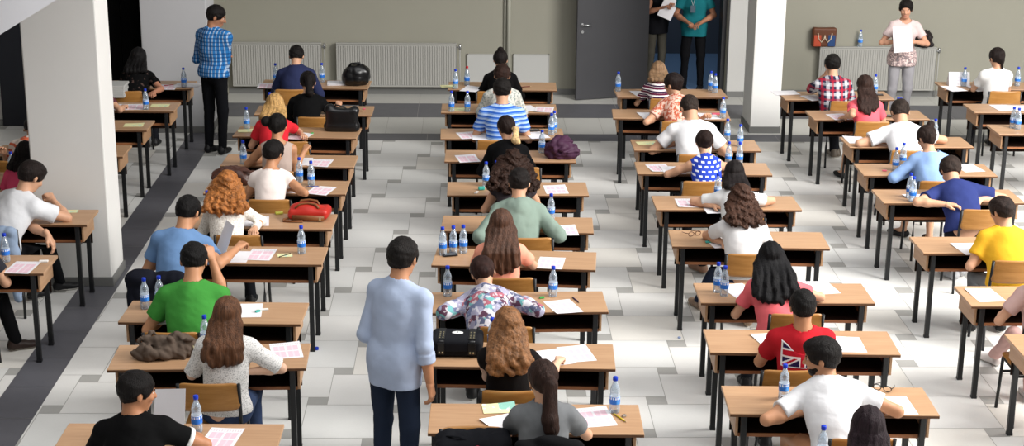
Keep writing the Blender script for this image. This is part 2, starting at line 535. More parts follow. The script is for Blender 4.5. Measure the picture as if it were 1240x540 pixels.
def make_chair():
    r = empty('school_chair', (0, 0, 0))       # origin under the seat centre, sitter looks to +y, backrest at -y
    bm = curved_panel(.40, .200, .011, .028, 0, .045)
    for v in bm.verts: v.co += Vector((0, -.235, .722))
    me = bpy.data.meshes.new('backrest'); bm.to_mesh(me); bm.free(); me.materials.append(PLY); link('backrest', me, r)
    bm = curved_panel(.40, .39, .012, .010, 0, .05)
    M = Matrix.Translation((0, .0, .436)) @ Matrix.Rotation(-PI/2, 4, 'X')
    for v in bm.verts:
        v.co = M @ Vector((v.co.x, v.co.y*.4, v.co.z))
    bmesh.ops.recalc_face_normals(bm, faces=bm.faces[:])
    me = bpy.data.meshes.new('seat'); bm.to_mesh(me); bm.free(); me.materials.append(PLY); link('seat', me, r)
    for sx in (-1, 1):
        x = sx*.195
        MB().tube([(x, -.20, 0.0), (x, -.185, .25), (x, -.19, .43), (x, -.215, .62), (x, -.250, .812)], .0125).build('leg', BLACKM, r)
        MB().tube([(x, .185, 0.0), (x*.97, .175, .2), (x*.95, .165, .412)], .0125).build('leg', BLACKM, r)
        MB().tube([(x*.97, -.188, .413), (x*.95, .168, .413)], .011).build('side_rail', BLACKM, r)
    MB().tube([(-.19, -.187, .40), (.19, -.187, .40)], .010).build('stretcher', BLACKM, r)
    MB().tube([(-.185, .172, .30), (.185, .172, .30)], .010).build('stretcher', BLACKM, r)
    return r

# ------------------------------------------------------------------ bottles
def _pet():
    t = NT('clear PET plastic'); n = t.n; out = n['Material Output']; n.remove(t.b)
    tr = t.node('ShaderNodeBsdfTransparent'); tr.inputs[0].default_value = (.86, .92, .97, 1)
    gl = t.node('ShaderNodeBsdfGlossy'); gl.inputs['Roughness'].default_value = .08
    df = t.node('ShaderNodeBsdfDiffuse'); df.inputs[0].default_value = lin('#cfdbe6')
    lw = t.node('ShaderNodeLayerWeight'); lw.inputs[0].default_value = .45
    m1 = t.node('ShaderNodeMixShader'); t.link(t.math('MULTIPLY_ADD', lw.outputs['Facing'], .5, .16), m1.inputs[0]); t.link(tr.outputs[0], m1.inputs[1]); t.link(df.outputs[0], m1.inputs[2])
    m2 = t.node('ShaderNodeMixShader'); t.link(t.math('MULTIPLY_ADD', lw.outputs['Fresnel'], .6, .05), m2.inputs[0]); t.link(m1.outputs[0], m2.inputs[1]); t.link(gl.outputs[0], m2.inputs[2])
    t.link(m2.outputs[0], out.inputs[0]); return t.m
PET = _pet()
def _label():
    t = NT('printed bottle label'); v = t.xyz(); x, y, z = t.sep(v)
    ang = t.math('ARCTAN2', y, x)
    n = t.noise(t.xyz(scale=(30, 30, 18)), 1.0, 2)
    top = t.math('GREATER_THAN', z, .112)
    c = t.mix(t.math('GREATER_THAN', n, .53), lin('#2a72cf'), lin('#4d95e4'))
    # white wave band with dark blue letter-like bars, as on the bottles' labels
    bars = t.math('MULTIPLY', frac_band(t, ang, 2.2, .1, .6), t.math('MULTIPLY', t.math('GREATER_THAN', z, .094), t.math('LESS_THAN', z, .108)))
    c = t.mix(top, c, lin('#e8eef6')); c = t.mix(bars, c, lin('#eaf1fa'))
    return t.done(c, .4, .3)
LABEL = _label()
CAPB = plain('blue bottle cap', '#1236b4', .4); CAPR = plain('red bottle cap', '#b01722', .4)
WATER = plain('water', '#b9d2e6', .1, .5)
def make_bottle(cap=None, level=.0):
    r = empty('water_bottle', (0, 0, 0))
    prof = [(.020, .002), (.029, .0), (.033, .008), (.0335, .035), (.0325, .050), (.0335, .060), (.0335, .115), (.029, .128), (.031, .140), (.031, .150),
            (.026, .172), (.017, .192), (.013, .204), (.013, .222)]
    MB().lathe(prof, 20).build('bottle_body', PET, r)
    MB().lathe([(.0340, .062), (.0342, .064), (.0342, .112), (.0340, .114)], 20).build('label', LABEL, r)
    MB().lathe([(.0150, .214), (.0158, .216), (.0158, .236), (.0140, .239), (.004, .2395)], 16).build('cap', cap or CAPB, r)
    return r

# ------------------------------------------------------------------ paper goods
def _sheet(kind):
    t = NT('paper ' + kind); v = t.xyz(); x, y, z = t.sep(v)
    white = lin('#e2e0e3')
    if kind == 'pink':
        inb = t.math('MULTIPLY', t.math('LESS_THAN', t.math('ABSOLUTE', x), .090), t.math('LESS_THAN', t.math('ABSOLUTE', t.math('ADD', y, .02)), .105))
        bx = frac_band(t, x, 22, .12, .86); by = frac_band(t, y, 95, .2, .72)
        block = frac_band(t, x, 11, .08, .92)
        gap = t.math('GREATER_THAN', t.math('ABSOLUTE', t.math('ADD', y, .01)), .008)
        f = t.math('MULTIPLY', t.math('MULTIPLY', inb, block), gap)
        c = t.mix(f, white, lin('#e6ccd5'))
        c = t.mix(t.math('MULTIPLY', t.math('MULTIPLY', f, bx), t.math('MULTIPLY', by, .5)), c, lin('#cf93a8'))
        hd = t.math('MULTIPLY', t.math('GREATER_THAN', y, .098), t.math('LESS_THAN', y, .125))
        c = t.mix(t.math('MULTIPLY', hd, t.math('MULTIPLY', frac_band(t, x, 60, .1, .55), .35)), c, lin('#b58a9c'))
    elif kind == 'text':
        inb = t.math('MULTIPLY', t.math('LESS_THAN', t.math('ABSOLUTE', x), .080), t.math('LESS_THAN', t.math('ABSOLUTE', y), .115))
        f = t.math('MULTIPLY', inb, t.math('MULTIPLY', frac_band(t, y, 70, .2, .55), frac_band(t, x, 37, 0, .8)))
        c = t.mix(t.math('MULTIPLY', f, .28), white, lin('#8a8c98'))
    elif kind == 'white': c = white
    elif kind == 'yellow':
        n = t.noise(v, 22, 2)
        c = t.mix(t.math('MULTIPLY', t.math('GREATER_THAN', n, .57), t.math('GREATER_THAN', x, -.03)), lin('#dfdca8'), lin('#b9d2b8'))
    elif kind == 'teal':
        n = t.noise(v, 26, 2)
        c = lin('#e3e2ae')
        c = t.mix(t.math('MULTIPLY', t.math('GREATER_THAN', x, .0), t.math('GREATER_THAN', y, -.02)), c, lin('#8fc3b4'))
        c = t.mix(t.math('GREATER_THAN', n, .62), c, lin('#e9e9ea'))
    return t.done(c, .75, .2)
PAPER = {k: _sheet(k) for k in ('pink', 'text', 'white', 'yellow', 'teal')}
def sheet_mesh(w, d, kind, curl=.006, seed=0, t=.0008):
    bm = bmesh.new(); n = 8; r = random.Random(seed); a, b = r.uniform(-1, 1), r.uniform(-1, 1)
    g = [[None]*(n+1) for _ in range(n+1)]
    for i in range(n+1):
        for j in range(n+1):
            u, v = i/n-.5, j/n-.5
            z = t + curl*max(0, (u*a+v*b))**2*3
            g[i][j] = bm.verts.new((u*w, v*d, z))
    fs = [bm.faces.new((g[i][j], g[i+1][j], g[i+1][j+1], g[i][j+1])) for i in range(n) for j in range(n)]
    ret = bmesh.ops.extrude_face_region(bm, geom=fs)
    for e in ret['geom']:
        if isinstance(e, bmesh.types.BMVert): e.co.z -= t
    bmesh.ops.recalc_face_normals(bm, faces=bm.faces[:])
    for f in bm.faces: f.smooth = False
    me = bpy.data.meshes.new('sheet'); bm.to_mesh(me); bm.free(); me.materials.append(PAPER[kind]); return me
_SH = {}
def sheet(kind, x, y, z, rz, label, name='exam_sheet', w=.21, d=.297, tilt=None, group=None, cat='paper'):
    k = (kind, w, d, len(_SH) % 3)
    if k not in _SH: _SH[k] = sheet_mesh(w, d, kind, seed=len(_SH))
    o = link(name, _SH[k]); o.location = (x, y, z+.0006); o.rotation_euler = (tilt[0] if tilt else 0, tilt[1] if tilt else 0, rz)
    return tag(o, label, cat, group)
# ------------------------------------------------------------------ people
EYEW = plain('eye white', '#d8d4d0', .3); EYED = plain('dark iris', '#1c120d', .2); BROW = plain('dark eyebrow', '#1d1410', .8); LIPS = plain('lips', '#a8605a', .5)

def rotm(axis, deg):
    a = math.radians(deg); c, s = math.cos(a), math.sin(a)
    if axis == 'x': return np.array([[1, 0, 0], [0, c, -s], [0, s, c]])
    if axis == 'y': return np.array([[c, 0, s], [0, 1, 0], [-s, 0, c]])
    return np.array([[c, -s, 0], [s, c, 0], [0, 0, 1]])

def ik(S, T, l1, l2, pole, table=None):
    v = T-S; d = np.linalg.norm(v); v = v/d
    if d > .985*(l1+l2): d = .985*(l1+l2); T = S+v*d
    a = (l1*l1-l2*l2+d*d)/(2*d); h = math.sqrt(max(l1*l1-a*a, 1e-6))
    p = pole - (pole@v)*v; m = S+v*a
    if abs(pole[0]) >= .9 and table:          # elbow spread out to the side and resting at table height
        best = None; u = nrm(V3(np.sign(pole[0]), 0, 0) - v*(v[0]*np.sign(pole[0]))); w = np.cross(v, u)
        for k in range(72):
            t = 2*PI*k/72; E = m + h*(math.cos(t)*u + math.sin(t)*w)
            c = abs(E[2]-table)*4 - .6*(E[0]-S[0])*np.sign(pole[0]) - .25*E[1]
            if best is None or c < best[0]: best = (c, E)
        return best[1], T
    return m+nrm(p)*h, T

_HAND = {}
def hand_mesh(kind):
    """right hand: wrist at origin, fingers along +y, palm down (-z), thumb on the -x side"""
    if kind in _HAND: return _HAND[kind]
    F = Field(.0042)
    kx = [-.031, -.0105, .0105, .030]; ky = [.083, .088, .085, .077]; ln = [.072, .080, .074, .058]
    curl = {'relax': (18, 28, 18), 'flat': (4, 8, 6), 'grip': (48, 62, 30), 'hold': (35, 45, 30)}[kind]
    F.cone((0, -.035, 0), (0, .01, 0), .0245, .025, .02)
    for i in range(4): F.cone((kx[i]*.55, .012, 0), (kx[i], ky[i], .002), .015, .0115, .014)
    F.ell((-.018, .035, -.008), (.016, .03, .012), k=.014)
    for i in range(4):
        p = V3(kx[i], ky[i], .002); ang = 0; r = .0094
        side = (i-1.5)*.085
        for s, (fr, c) in enumerate(zip((.45, .31, .24), curl)):
            ang += math.radians(c*(1+.08*i)); q = p + ln[i]*fr*V3(side*math.cos(ang), math.cos(ang), -math.sin(ang))
            F.cone(p, q, r, r*.92, .004 if s else .006); p = q; r *= .9
    th = {'relax': [(-.024, .018, -.006), (-.050, .048, -.016), (-.052, .078, -.026)], 'flat': [(-.024, .018, -.004), (-.055, .045, -.008), (-.066, .074, -.010)],
          'grip': [(-.024, .018, -.008), (-.046, .050, -.026), (-.030, .078, -.040)], 'hold': [(-.024, .018, -.008), (-.046, .05, -.030), (-.034, .082, -.045)]}[kind]
    F.path(th, (.0145, .0115, .0092), .008)
    _HAND[kind] = F.run(); return _HAND[kind]

def eyes(fr):
    """small eyeball, iris and brow pieces in the head frame; returns verts, quads, slots"""
    vs, qs, ms = [], [], []
    def blob(c, r, slot, n=8):
        b = sum(len(v) for v in vs)
        V = []
        for i in range(n+1):
            th = PI*i/n
            for k in range(n): V.append((c[0]+r[0]*math.sin(th)*math.cos(2*PI*k/n), c[1]+r[1]*math.sin(th)*math.sin(2*PI*k/n), c[2]+r[2]*math.cos(th)))
        for i in range(n):
            for k in range(n): qs.append((b+i*n+k, b+i*n+(k+1) % n, b+(i+1)*n+(k+1) % n, b+(i+1)*n+k)); ms.append(slot)
        vs.append(np.array(V))
    for sx in (-1, 1):
        blob((sx*.031, .077, .006), (.013, .011, .0075), 1); blob((sx*.031, .0855, .006), (.006, .004, .0062), 2); blob((sx*.032, .0855, .026), (.018, .006, .0040), 3)
    blob((0, .0905, -.060), (.021, .006, .0055), 4)
    return np.concatenate(vs), np.array(qs), np.array(ms)

class Person:
    pass

def skeleton(p):
    """joints in the person's own frame (origin on the floor under the hips, facing +y)"""
    s = p.get('s', 1.0); fem = p.get('fem', False); J = Person(); J.s = s; J.fem = fem
    stand = p.get('stand', False)
    ln = p.get('lean', 12); sl = p.get('slean', 0)
    z0 = .965*s if stand else .455 + .132*s
    J.Pv = V3(0, 0, z0)
    tw = p.get('twist', 0)
    def fr(a, roll, yaw=0):
        R = rotm('z', yaw) @ rotm('y', roll) @ rotm('x', -a); return R
    J.R0 = fr(ln*.55, sl*.5); J.R1 = fr(ln*1.05, sl, tw*.5); J.R2 = fr(ln*1.25, sl, tw)
    J.Wa = J.Pv + J.R0[:, 2]*.155*s
    J.Ch = J.Wa + J.R1[:, 2]*.150*s
    J.Cn = J.Ch + J.R2[:, 2]*.155*s
    na = p.get('neck', ln*.9)
    Rn = fr(na, sl*.5, tw)
    J.Nk = J.Cn + Rn[:, 2]*.085*s
    J.RH = rotm('z', p.get('hyaw', 0)) @ rotm('y', p.get('hroll', 0)) @ rotm('x', -p.get('hpitch', 25))
    J.Hc = J.Nk + J.RH @ (V3(0, .012, .100)*s)
    sh = (.146 if fem else .168)*s
    rt, fw, up = J.R2[:, 0], J.R2[:, 1], J.R2[:, 2]
    pr = p.get('protract', .03)
    J.S = [J.Cn - up*.052*s - rt*sh + fw*pr, J.Cn - up*.052*s + rt*sh + fw*pr]
    J.sh = sh
    return J

def build_person(p, root_xy, face, name='person', h=.0085):
    """p: description; root_xy: place of the hips on the floor; face: heading in degrees (0 looks along +y, positive turns left)"""
    J = skeleton(p); s, fem = J.s, J.fem; stand = p.get('stand', False); seed = p.get('seed', 1)
    rz = math.radians(face)
    root = empty(name, (root_xy[0], root_xy[1], 0), rz)
    inv = rotm('z', -face)
    def loc(q):           # world -> own frame
        return inv @ (np.asarray(q, float) - V3(root_xy[0], root_xy[1], 0))
    l1, l2 = (.275 if fem else .295)*s, (.235 if fem else .255)*s
    A = []
    for i, sd in enumerate((-1, 1)):
        key = 'lr'[i]
        T = p.get(key+'w')
        if T is None: T = V3(sd*.13, .40, .795)
        elif isinstance(T, tuple) and len(T) == 2 and T[0] == 'w': T = loc(T[1])
        else: T = V3(*T)
        pole = p.get(key+'p', (sd*.9, -.25, -.45))
        pole = V3(pole[0]*.62, pole[1], pole[2]-.3) if key+'p' not in p else V3(*pole)
        E, W = ik(J.S[i], T, l1, l2, pole, None if stand else .80)
        if p.get(key+'e') is not None:          # elbow seen in the photograph
            q = loc(p[key+'e'][1]); E = J.S[i] + nrm(q-J.S[i])*l1
            d = T-E; W = E + nrm(d)*l2
        A.append((J.S[i], E, W))
    J.A = A
    # legs
    hipw = .088*s
    legs = []
    if stand:
        st = p.get('stance', .11)
        for sd in (-1, 1):
            H = J.Pv + V3(sd*hipw, 0, -.06*s); off = p.get('step', (0, 0))[0 if sd < 0 else 1]
            An = V3(sd*st, off - .02, .095); K = (H+An)/2 + V3(sd*.006, .022, .02)
            legs.append((H, K, An, sd*8))
    else:
        lg = p.get('legs', ((-.12, .43, -.13, .40), (.12, .43, .13, .40)))
        for sd, q in zip((-1, 1), lg):
            H = J.Pv + V3(sd*hipw, .01, -.035*s)
            An = V3(q[2], q[3], .095)
            K = V3(q[0], q[1], .52*s + .02)
            ft = p.get('lfoot' if sd < 0 else 'rfoot')
            if ft is not None:
                a_ = loc(at(ft[0], ft[1], 0)); yw_ = ft[2] if len(ft) > 2 else 15
                An = V3(a_[0], a_[1], .095); dk = V3(.55*An[0]+.45*H[0], max(.28, .75*An[1]+.12), 0)-V3(H[0], H[1], 0); dk = dk/np.linalg.norm(dk)*.43*s
                K = V3(H[0]+dk[0], H[1]+dk[1], .52*s+.02); q = (K[0], K[1], An[0], An[1], yw_)
            legs.append((H, K, An, math.degrees(math.atan2(-(q[2]-q[0]*.8), .35))*.5 if len(q) < 5 else q[4]))
    J.legs = legs
    bare = p.get('pants', ('trousers', '#1c1d22'))[0] in ('shorts', 'skirt')
    # ---------------- body
    B = Field(h)
    aw = (.90 if fem else 1.02)*s
    def torso(F, e, k=.06, low=True):
        hw = (.158 if fem else .160)*s
        F.ell(J.Pv + V3(0, -.005, -.015), V3(hw+e, .118*s+e, .118*s+e), J.R0, k)
        F.ell(J.Wa, V3((.126 if fem else .140)*s+e, .098*s+e, .16*s+e), J.R1, k)
        F.ell(J.Ch + J.R1[:, 1]*.005, V3((.136 if fem else .156)*s+e, .108*s+e, .165*s+e), J.R2, k)
        mid = J.Cn - J.R2[:, 2]*.06*s - J.R2[:, 1]*.012
        for i in (0, 1):
            F.cone(mid, J.S[i], .074*s+e, .053*aw+e*.7, k*.7)
            F.cone(J.Cn + J.R2[:, 2]*.030*s, J.S[i]*.62 + mid*.38 + J.R2[:, 2]*.028*s, .046*s+e*.6, .046*s+e*.8, k*.6)
        if fem:
            for sx in (-1, 1): F.ell(J.Ch + J.R2[:, 0]*sx*.068*s + J.R2[:, 1]*.085*s + J.R2[:, 2]*.01, V3(.062, .055, .06)*s+e, J.R2, .04)
    torso(B, 0.0)
    nr = (.046 if fem else .056)*s
    B.cone(J.Cn - (J.Nk-J.Cn)*.3, J.Nk + J.RH @ V3(0, -.012, .03)*s, nr*1.08, nr*.98, .03)
    for S, E, W in A:
        B.cone(S, S + (E-S)*.55, .052*aw, .046*aw, .03); B.cone(S+(E-S)*.5, E, .046*aw, .037*aw, .02)
        B.cone(E, E + (W-E)*.35, .038*aw, .040*aw, .02); B.cone(E+(W-E)*.35, W, .040*aw, .0255*aw, .02)
    if bare:
        for H, K, An, yw in legs:
            B.cone(H, K, .078*s, .054*s, .03); B.cone(K, K+(An-K)*.35, .054*s, .052*s, .02); B.cone(K+(An-K)*.3, An, .052*s, .034*s, .02)
            f = rotm('z', yw) @ V3(0, .12, 0); B.cone(An + V3(0, 0, -.02), An + f + V3(0, 0, -.06), .034, .025, .02)
    # head
    R = J.RH; Hc = J.Hc; HS = s*(1.03 if fem else 1.05)
    hp = lambda x, y, z: Hc + R @ (V3(x, y, z)*HS)
    def cranium(F, e=0.0, k=.03): F.ell(hp(0, -.014, .028), V3(.075*HS+e, .094*HS+e, .086*HS+e), R, k)
    cranium(B)
    B.ell(hp(0, .026, -.030), V3(.061, .066, .078)*HS, R, .03)
    B.ell(hp(0, .048, -.088), V3(.034, .036, .026)*HS, R, .03)
    B.ell(hp(0, .078, .022), V3(.046, .018, .014)*HS, R, .02)
    B.cone(hp(0, .086, .012), hp(0, .109, -.026), .0085*HS, .0135*HS, .012)
    B.ell(hp(0, .092, -.028), V3(.019, .012, .010)*HS, R, .008)
    for sx in (-1, 1):
        B.ell(hp(sx*.031, .092, .006), V3(.017, .014, .011)*HS, R, .006, 's')
        B.ell(hp(sx*.079, -.006, -.008), V3(.010, .019, .031)*HS, R @ rotm('z', sx*18), .006)
        B.ell(hp(sx*.035, .070, -.022), V3(.024, .022, .020)*HS, R, .02)
    B.ell(hp(0, .085, -.060), V3(.024, .012, .010)*HS, R, .008)
    bv, bq = B.run(); vs = [bv]; qs = [bq]; ms = [np.zeros(len(bq), int)]; nb = len(bv)
    for i, sd in enumerate((-1, 1)):
        S, E, W = A[i]; y = nrm(W-E)
        hd = p.get('lr'[i]+'hd');
        if hd is not None: y = nrm(y*.35 + nrm(hd))
        pn = V3(*p.get('lr'[i]+'pn', (0, 0, 1))); z = nrm(pn - (pn@y)*y); x = np.cross(y, z)
        v, q = hand_mesh(p.get('lr'[i]+'h', 'relax' if sd < 0 else 'grip')); v = v.copy(); q = q.copy()
        if sd < 0: v[:, 0] *= -1; q = q[:, ::-1]
        sc = s*(.93 if fem else 1.02)
        w = W + (v[:, :1]*x + v[:, 1:2]*y + v[:, 2:]*z)*sc
        vs.append(w); qs.append(q + nb); nb += len(w); ms.append(np.zeros(len(q), int))
    ev, eq, em = eyes(None)
    vs.append(Hc + (ev*HS) @ R.T); qs.append(eq + nb); ms.append(em)
    brow = BROW
    body = link('body', mesh_np('body', np.concatenate(vs), np.concatenate(qs), [skin_mat(p.get('skin', '#c99a7c')), EYEW, EYED, brow, LIPS], np.concatenate(ms)), root)
    # ---------------- shirt
    sh = p['shirt']; col, sl = sh[0], sh[1]; e = sh[2] if len(sh) > 2 else .014
    smat = pat(col) if not col.startswith('#') else cloth(col)
    C = Field(h); es = e*.55
    torso(C, e, .06)
    hem = .17 if stand else .085
    if stand:
        for sx in (-1, 1): C.cone(J.Pv + V3(sx*.06, 0, .02), J.Pv + V3(sx*.062, 0, -hem-.03), .115*s+e*.5, .108*s+e*.5, .05)
    for i, (S, E, W) in enumerate(A):
        if sl == 'none': continue
        d1 = nrm(E-S); d2 = nrm(W-E)
        if sl in ('cap', 'short', 'elbow'):
            f = {'cap': .30, 'short': .62, 'elbow': .92}[sl]
            C.cone(S, S+(E-S)*(f+.15), .056*aw+es, (.052 if not fem else .049)*aw+es*1.5, .035, cut=[(S+(E-S)*f, d1)])
        else:
            C.cone(S, E, .055*aw+es, .042*aw+es, .03)
            f = .42 if sl == 'rolled' else .93
            r1 = .032*aw + es*1.1 + (.006 if sl == 'rolled' else 0)
            C.cone(E, E+(W-E)*(f+.12), .042*aw+es, r1, .02, cut=[(E+(W-E)*f, d2)])
            if sl == 'rolled': C.cone(E+(W-E)*.20, E+(W-E)*.5, .044*aw+es+.006, .043*aw+es+.006, .006, cut=[(E+(W-E)*f, d2), (E+(W-E)*.18, -d2)])
    am = .0030 if len(sh) < 4 else sh[3]*.8
    C.disp(folds(am, seed)); C.disp(ridges(am*1.1, seed+3, 26)); C.disp(ridges(am*.5, seed+4, 55))
    neck = {'round': 1.18, 'collar': 1.06, 'wide': 1.75, 'tank': 1.9}[p.get('neckline', 'round')]
    nd = nrm(J.Nk-J.Cn)
    C.cone(J.Cn + nd*.012*s, J.Nk + nd*.25, nr*neck+.006, nr*neck+.006, 0, 's')
    if p.get('neckline') in ('wide', 'tank'): C.ell(J.Cn + nd*.03 - J.R2[:, 1]*.02, V3(.085, .08, .035), J.R2, 0, 's')
    C.plane(J.Nk + nd*.05, nd) if False else None
    if sl == 'none':
        for i, (S, E, W) in enumerate(A):
            o = J.R2[:, 0]*(-1, 1)[i]
            C.ell(S + o*.055*s - J.R2[:, 2]*.03*s, V3(.062, .10, .105)*s, J.R2, 0, 's')
    if p.get('neckline') == 'collar':
        C.cone(J.Cn + nd*.0, J.Cn + nd*.050*s, nr*1.16+.012, nr*1.10+.008, .008, cut=[(J.Cn + nd*.046*s, nd)])
        C.cone(J.Cn + nd*.02, J.Nk + nd*.25, nr*1.06+.003, nr*1.06+.003, 0, 's')
    dn = -J.R0[:, 2] if not stand else V3(0, 0, -1)
    C.plane(J.Pv + dn*(p.get('hem', hem)*s if stand else .035*s), dn)
    cv, cq = C.run()
    extra = p.get('trim')
    shirt = link(p.get('shirt_name', 'shirt'), mesh_np('shirt', cv, cq, [smat]), root)
    J.C = C
    if extra:
        for i, (S, E, W) in enumerate(A):
            f = {'short': .62}[sl]; d1 = nrm(E-S); q = S+(E-S)*(f-.03)
            T = Field(.006); T.cone(q-d1*.06, q+d1*.06, .056*aw+es*1.2+.004, .052*aw+es*1.5+.003, 0, cut=[(q+d1*.014, d1), (q-d1*.012, -d1)])
            v, fq = T.run(); link('sleeve_band', mesh_np('sleeve_band', v, fq, [cloth(extra)]), shirt)
        T = Field(.006); T.cone(J.Cn-nd*.005, J.Cn+nd*.05, nr*1.16+.010, nr*1.10+.008, 0, cut=[(J.Cn+nd*.034*s, nd)]); T.cone(J.Cn-nd*.03, J.Nk+nd*.2, nr*1.1+.004, nr*1.1+.004, 0, 's')
        v, fq = T.run(); link('collar_band', mesh_np('collar_band', v, fq, [cloth(extra)]), shirt)
    # ---------------- trousers / skirt / shorts
    kind, pc = p.get('pants', ('trousers', '#1c1d22'))[:2]
    T = Field(max(h, .0095)); e = .004
    hw = (.158 if fem else .160)*s
    T.ell(J.Pv + V3(0, -.002, -.03), V3(hw+e, .114*s+e, .108*s+e), J.R0, .04)
    for H, K, An, yw in legs:
        if kind == 'trousers':
            T.cone(H, K, .088*s, .062*s, .035); T.cone(K, An + V3(0, 0, -.015), .062*s, .048*s, .02, cut=[(An + V3(0, 0, -.02), V3(0, 0, -1))])
        elif kind == 'shorts':
            d = nrm(K-H); T.cone(H, K, .094*s, .076*s, .035, cut=[(H+(K-H)*.82, d)])
        else:
            d = nrm(K-H); T.cone(H, K+d*.02, .09*s, .078*s, .08, cut=[(K-d*.01, d)])
            T.cone((legs[0][0]+legs[1][0])/2, (legs[0][1]+legs[1][1])/2, .085, .06, .08)
    T.disp(folds(.003, seed+5)); T.disp(ridges(.003, seed+6, 34)); T.plane(J.Pv + V3(0, 0, .045*s), J.R0[:, 2])
    v, q = T.run(); link({'trousers': 'trousers', 'shorts': 'shorts', 'skirt': 'skirt'}[kind], mesh_np('trousers', v, q, [cloth(pc)]), root)
    # ---------------- shoes
    sc_, sole = p.get('shoes', ('#18181a', '#d8d5cf'))
    for H, K, An, yw in legs:
        o = link('shoe', shoe_mesh(sc_, sole, bare), root); o.location = (An[0], An[1], 0); o.rotation_euler = (0, 0, math.radians(yw))
    # ---------------- hair
    hair(p, J, root, cranium, hp, HS, R, h)
    for f in p.get('extras', ()): f(p, J, root)
    return root, J

_SHOE = {}
def shoe_mesh(c, sole, flat=False):
    k = (c, sole, flat)
    if k in _SHOE: return _SHOE[k]
    F = Field(.007)
    F.cone((0, -.03, .045), (0, .06, .042), .040, .038, .02); F.ell((0, .115, .032), (.045, .075, .032), k=.03)
    if not flat: F.cone((0, -.025, .05), (0, -.015, .095), .042, .040, .02); F.cone((0, -.015, .08), (0, -.012, .15), .033, .033, 0, 's')
    else: F.ell((0, .03, .075), (.034, .085, .038), k=0, mode='s')
    F.plane((0, 0, .001), (0, 0, -1))
    v, q = F.run(); zc = v[q].mean(1)[:, 2]
    _SHOE[k] = mesh_np('shoe', v, q, [plain('shoe '+c, c, .5), plain('sole '+sole, sole, .7)], (zc < .018).astype(int)); return _SHOE[k]

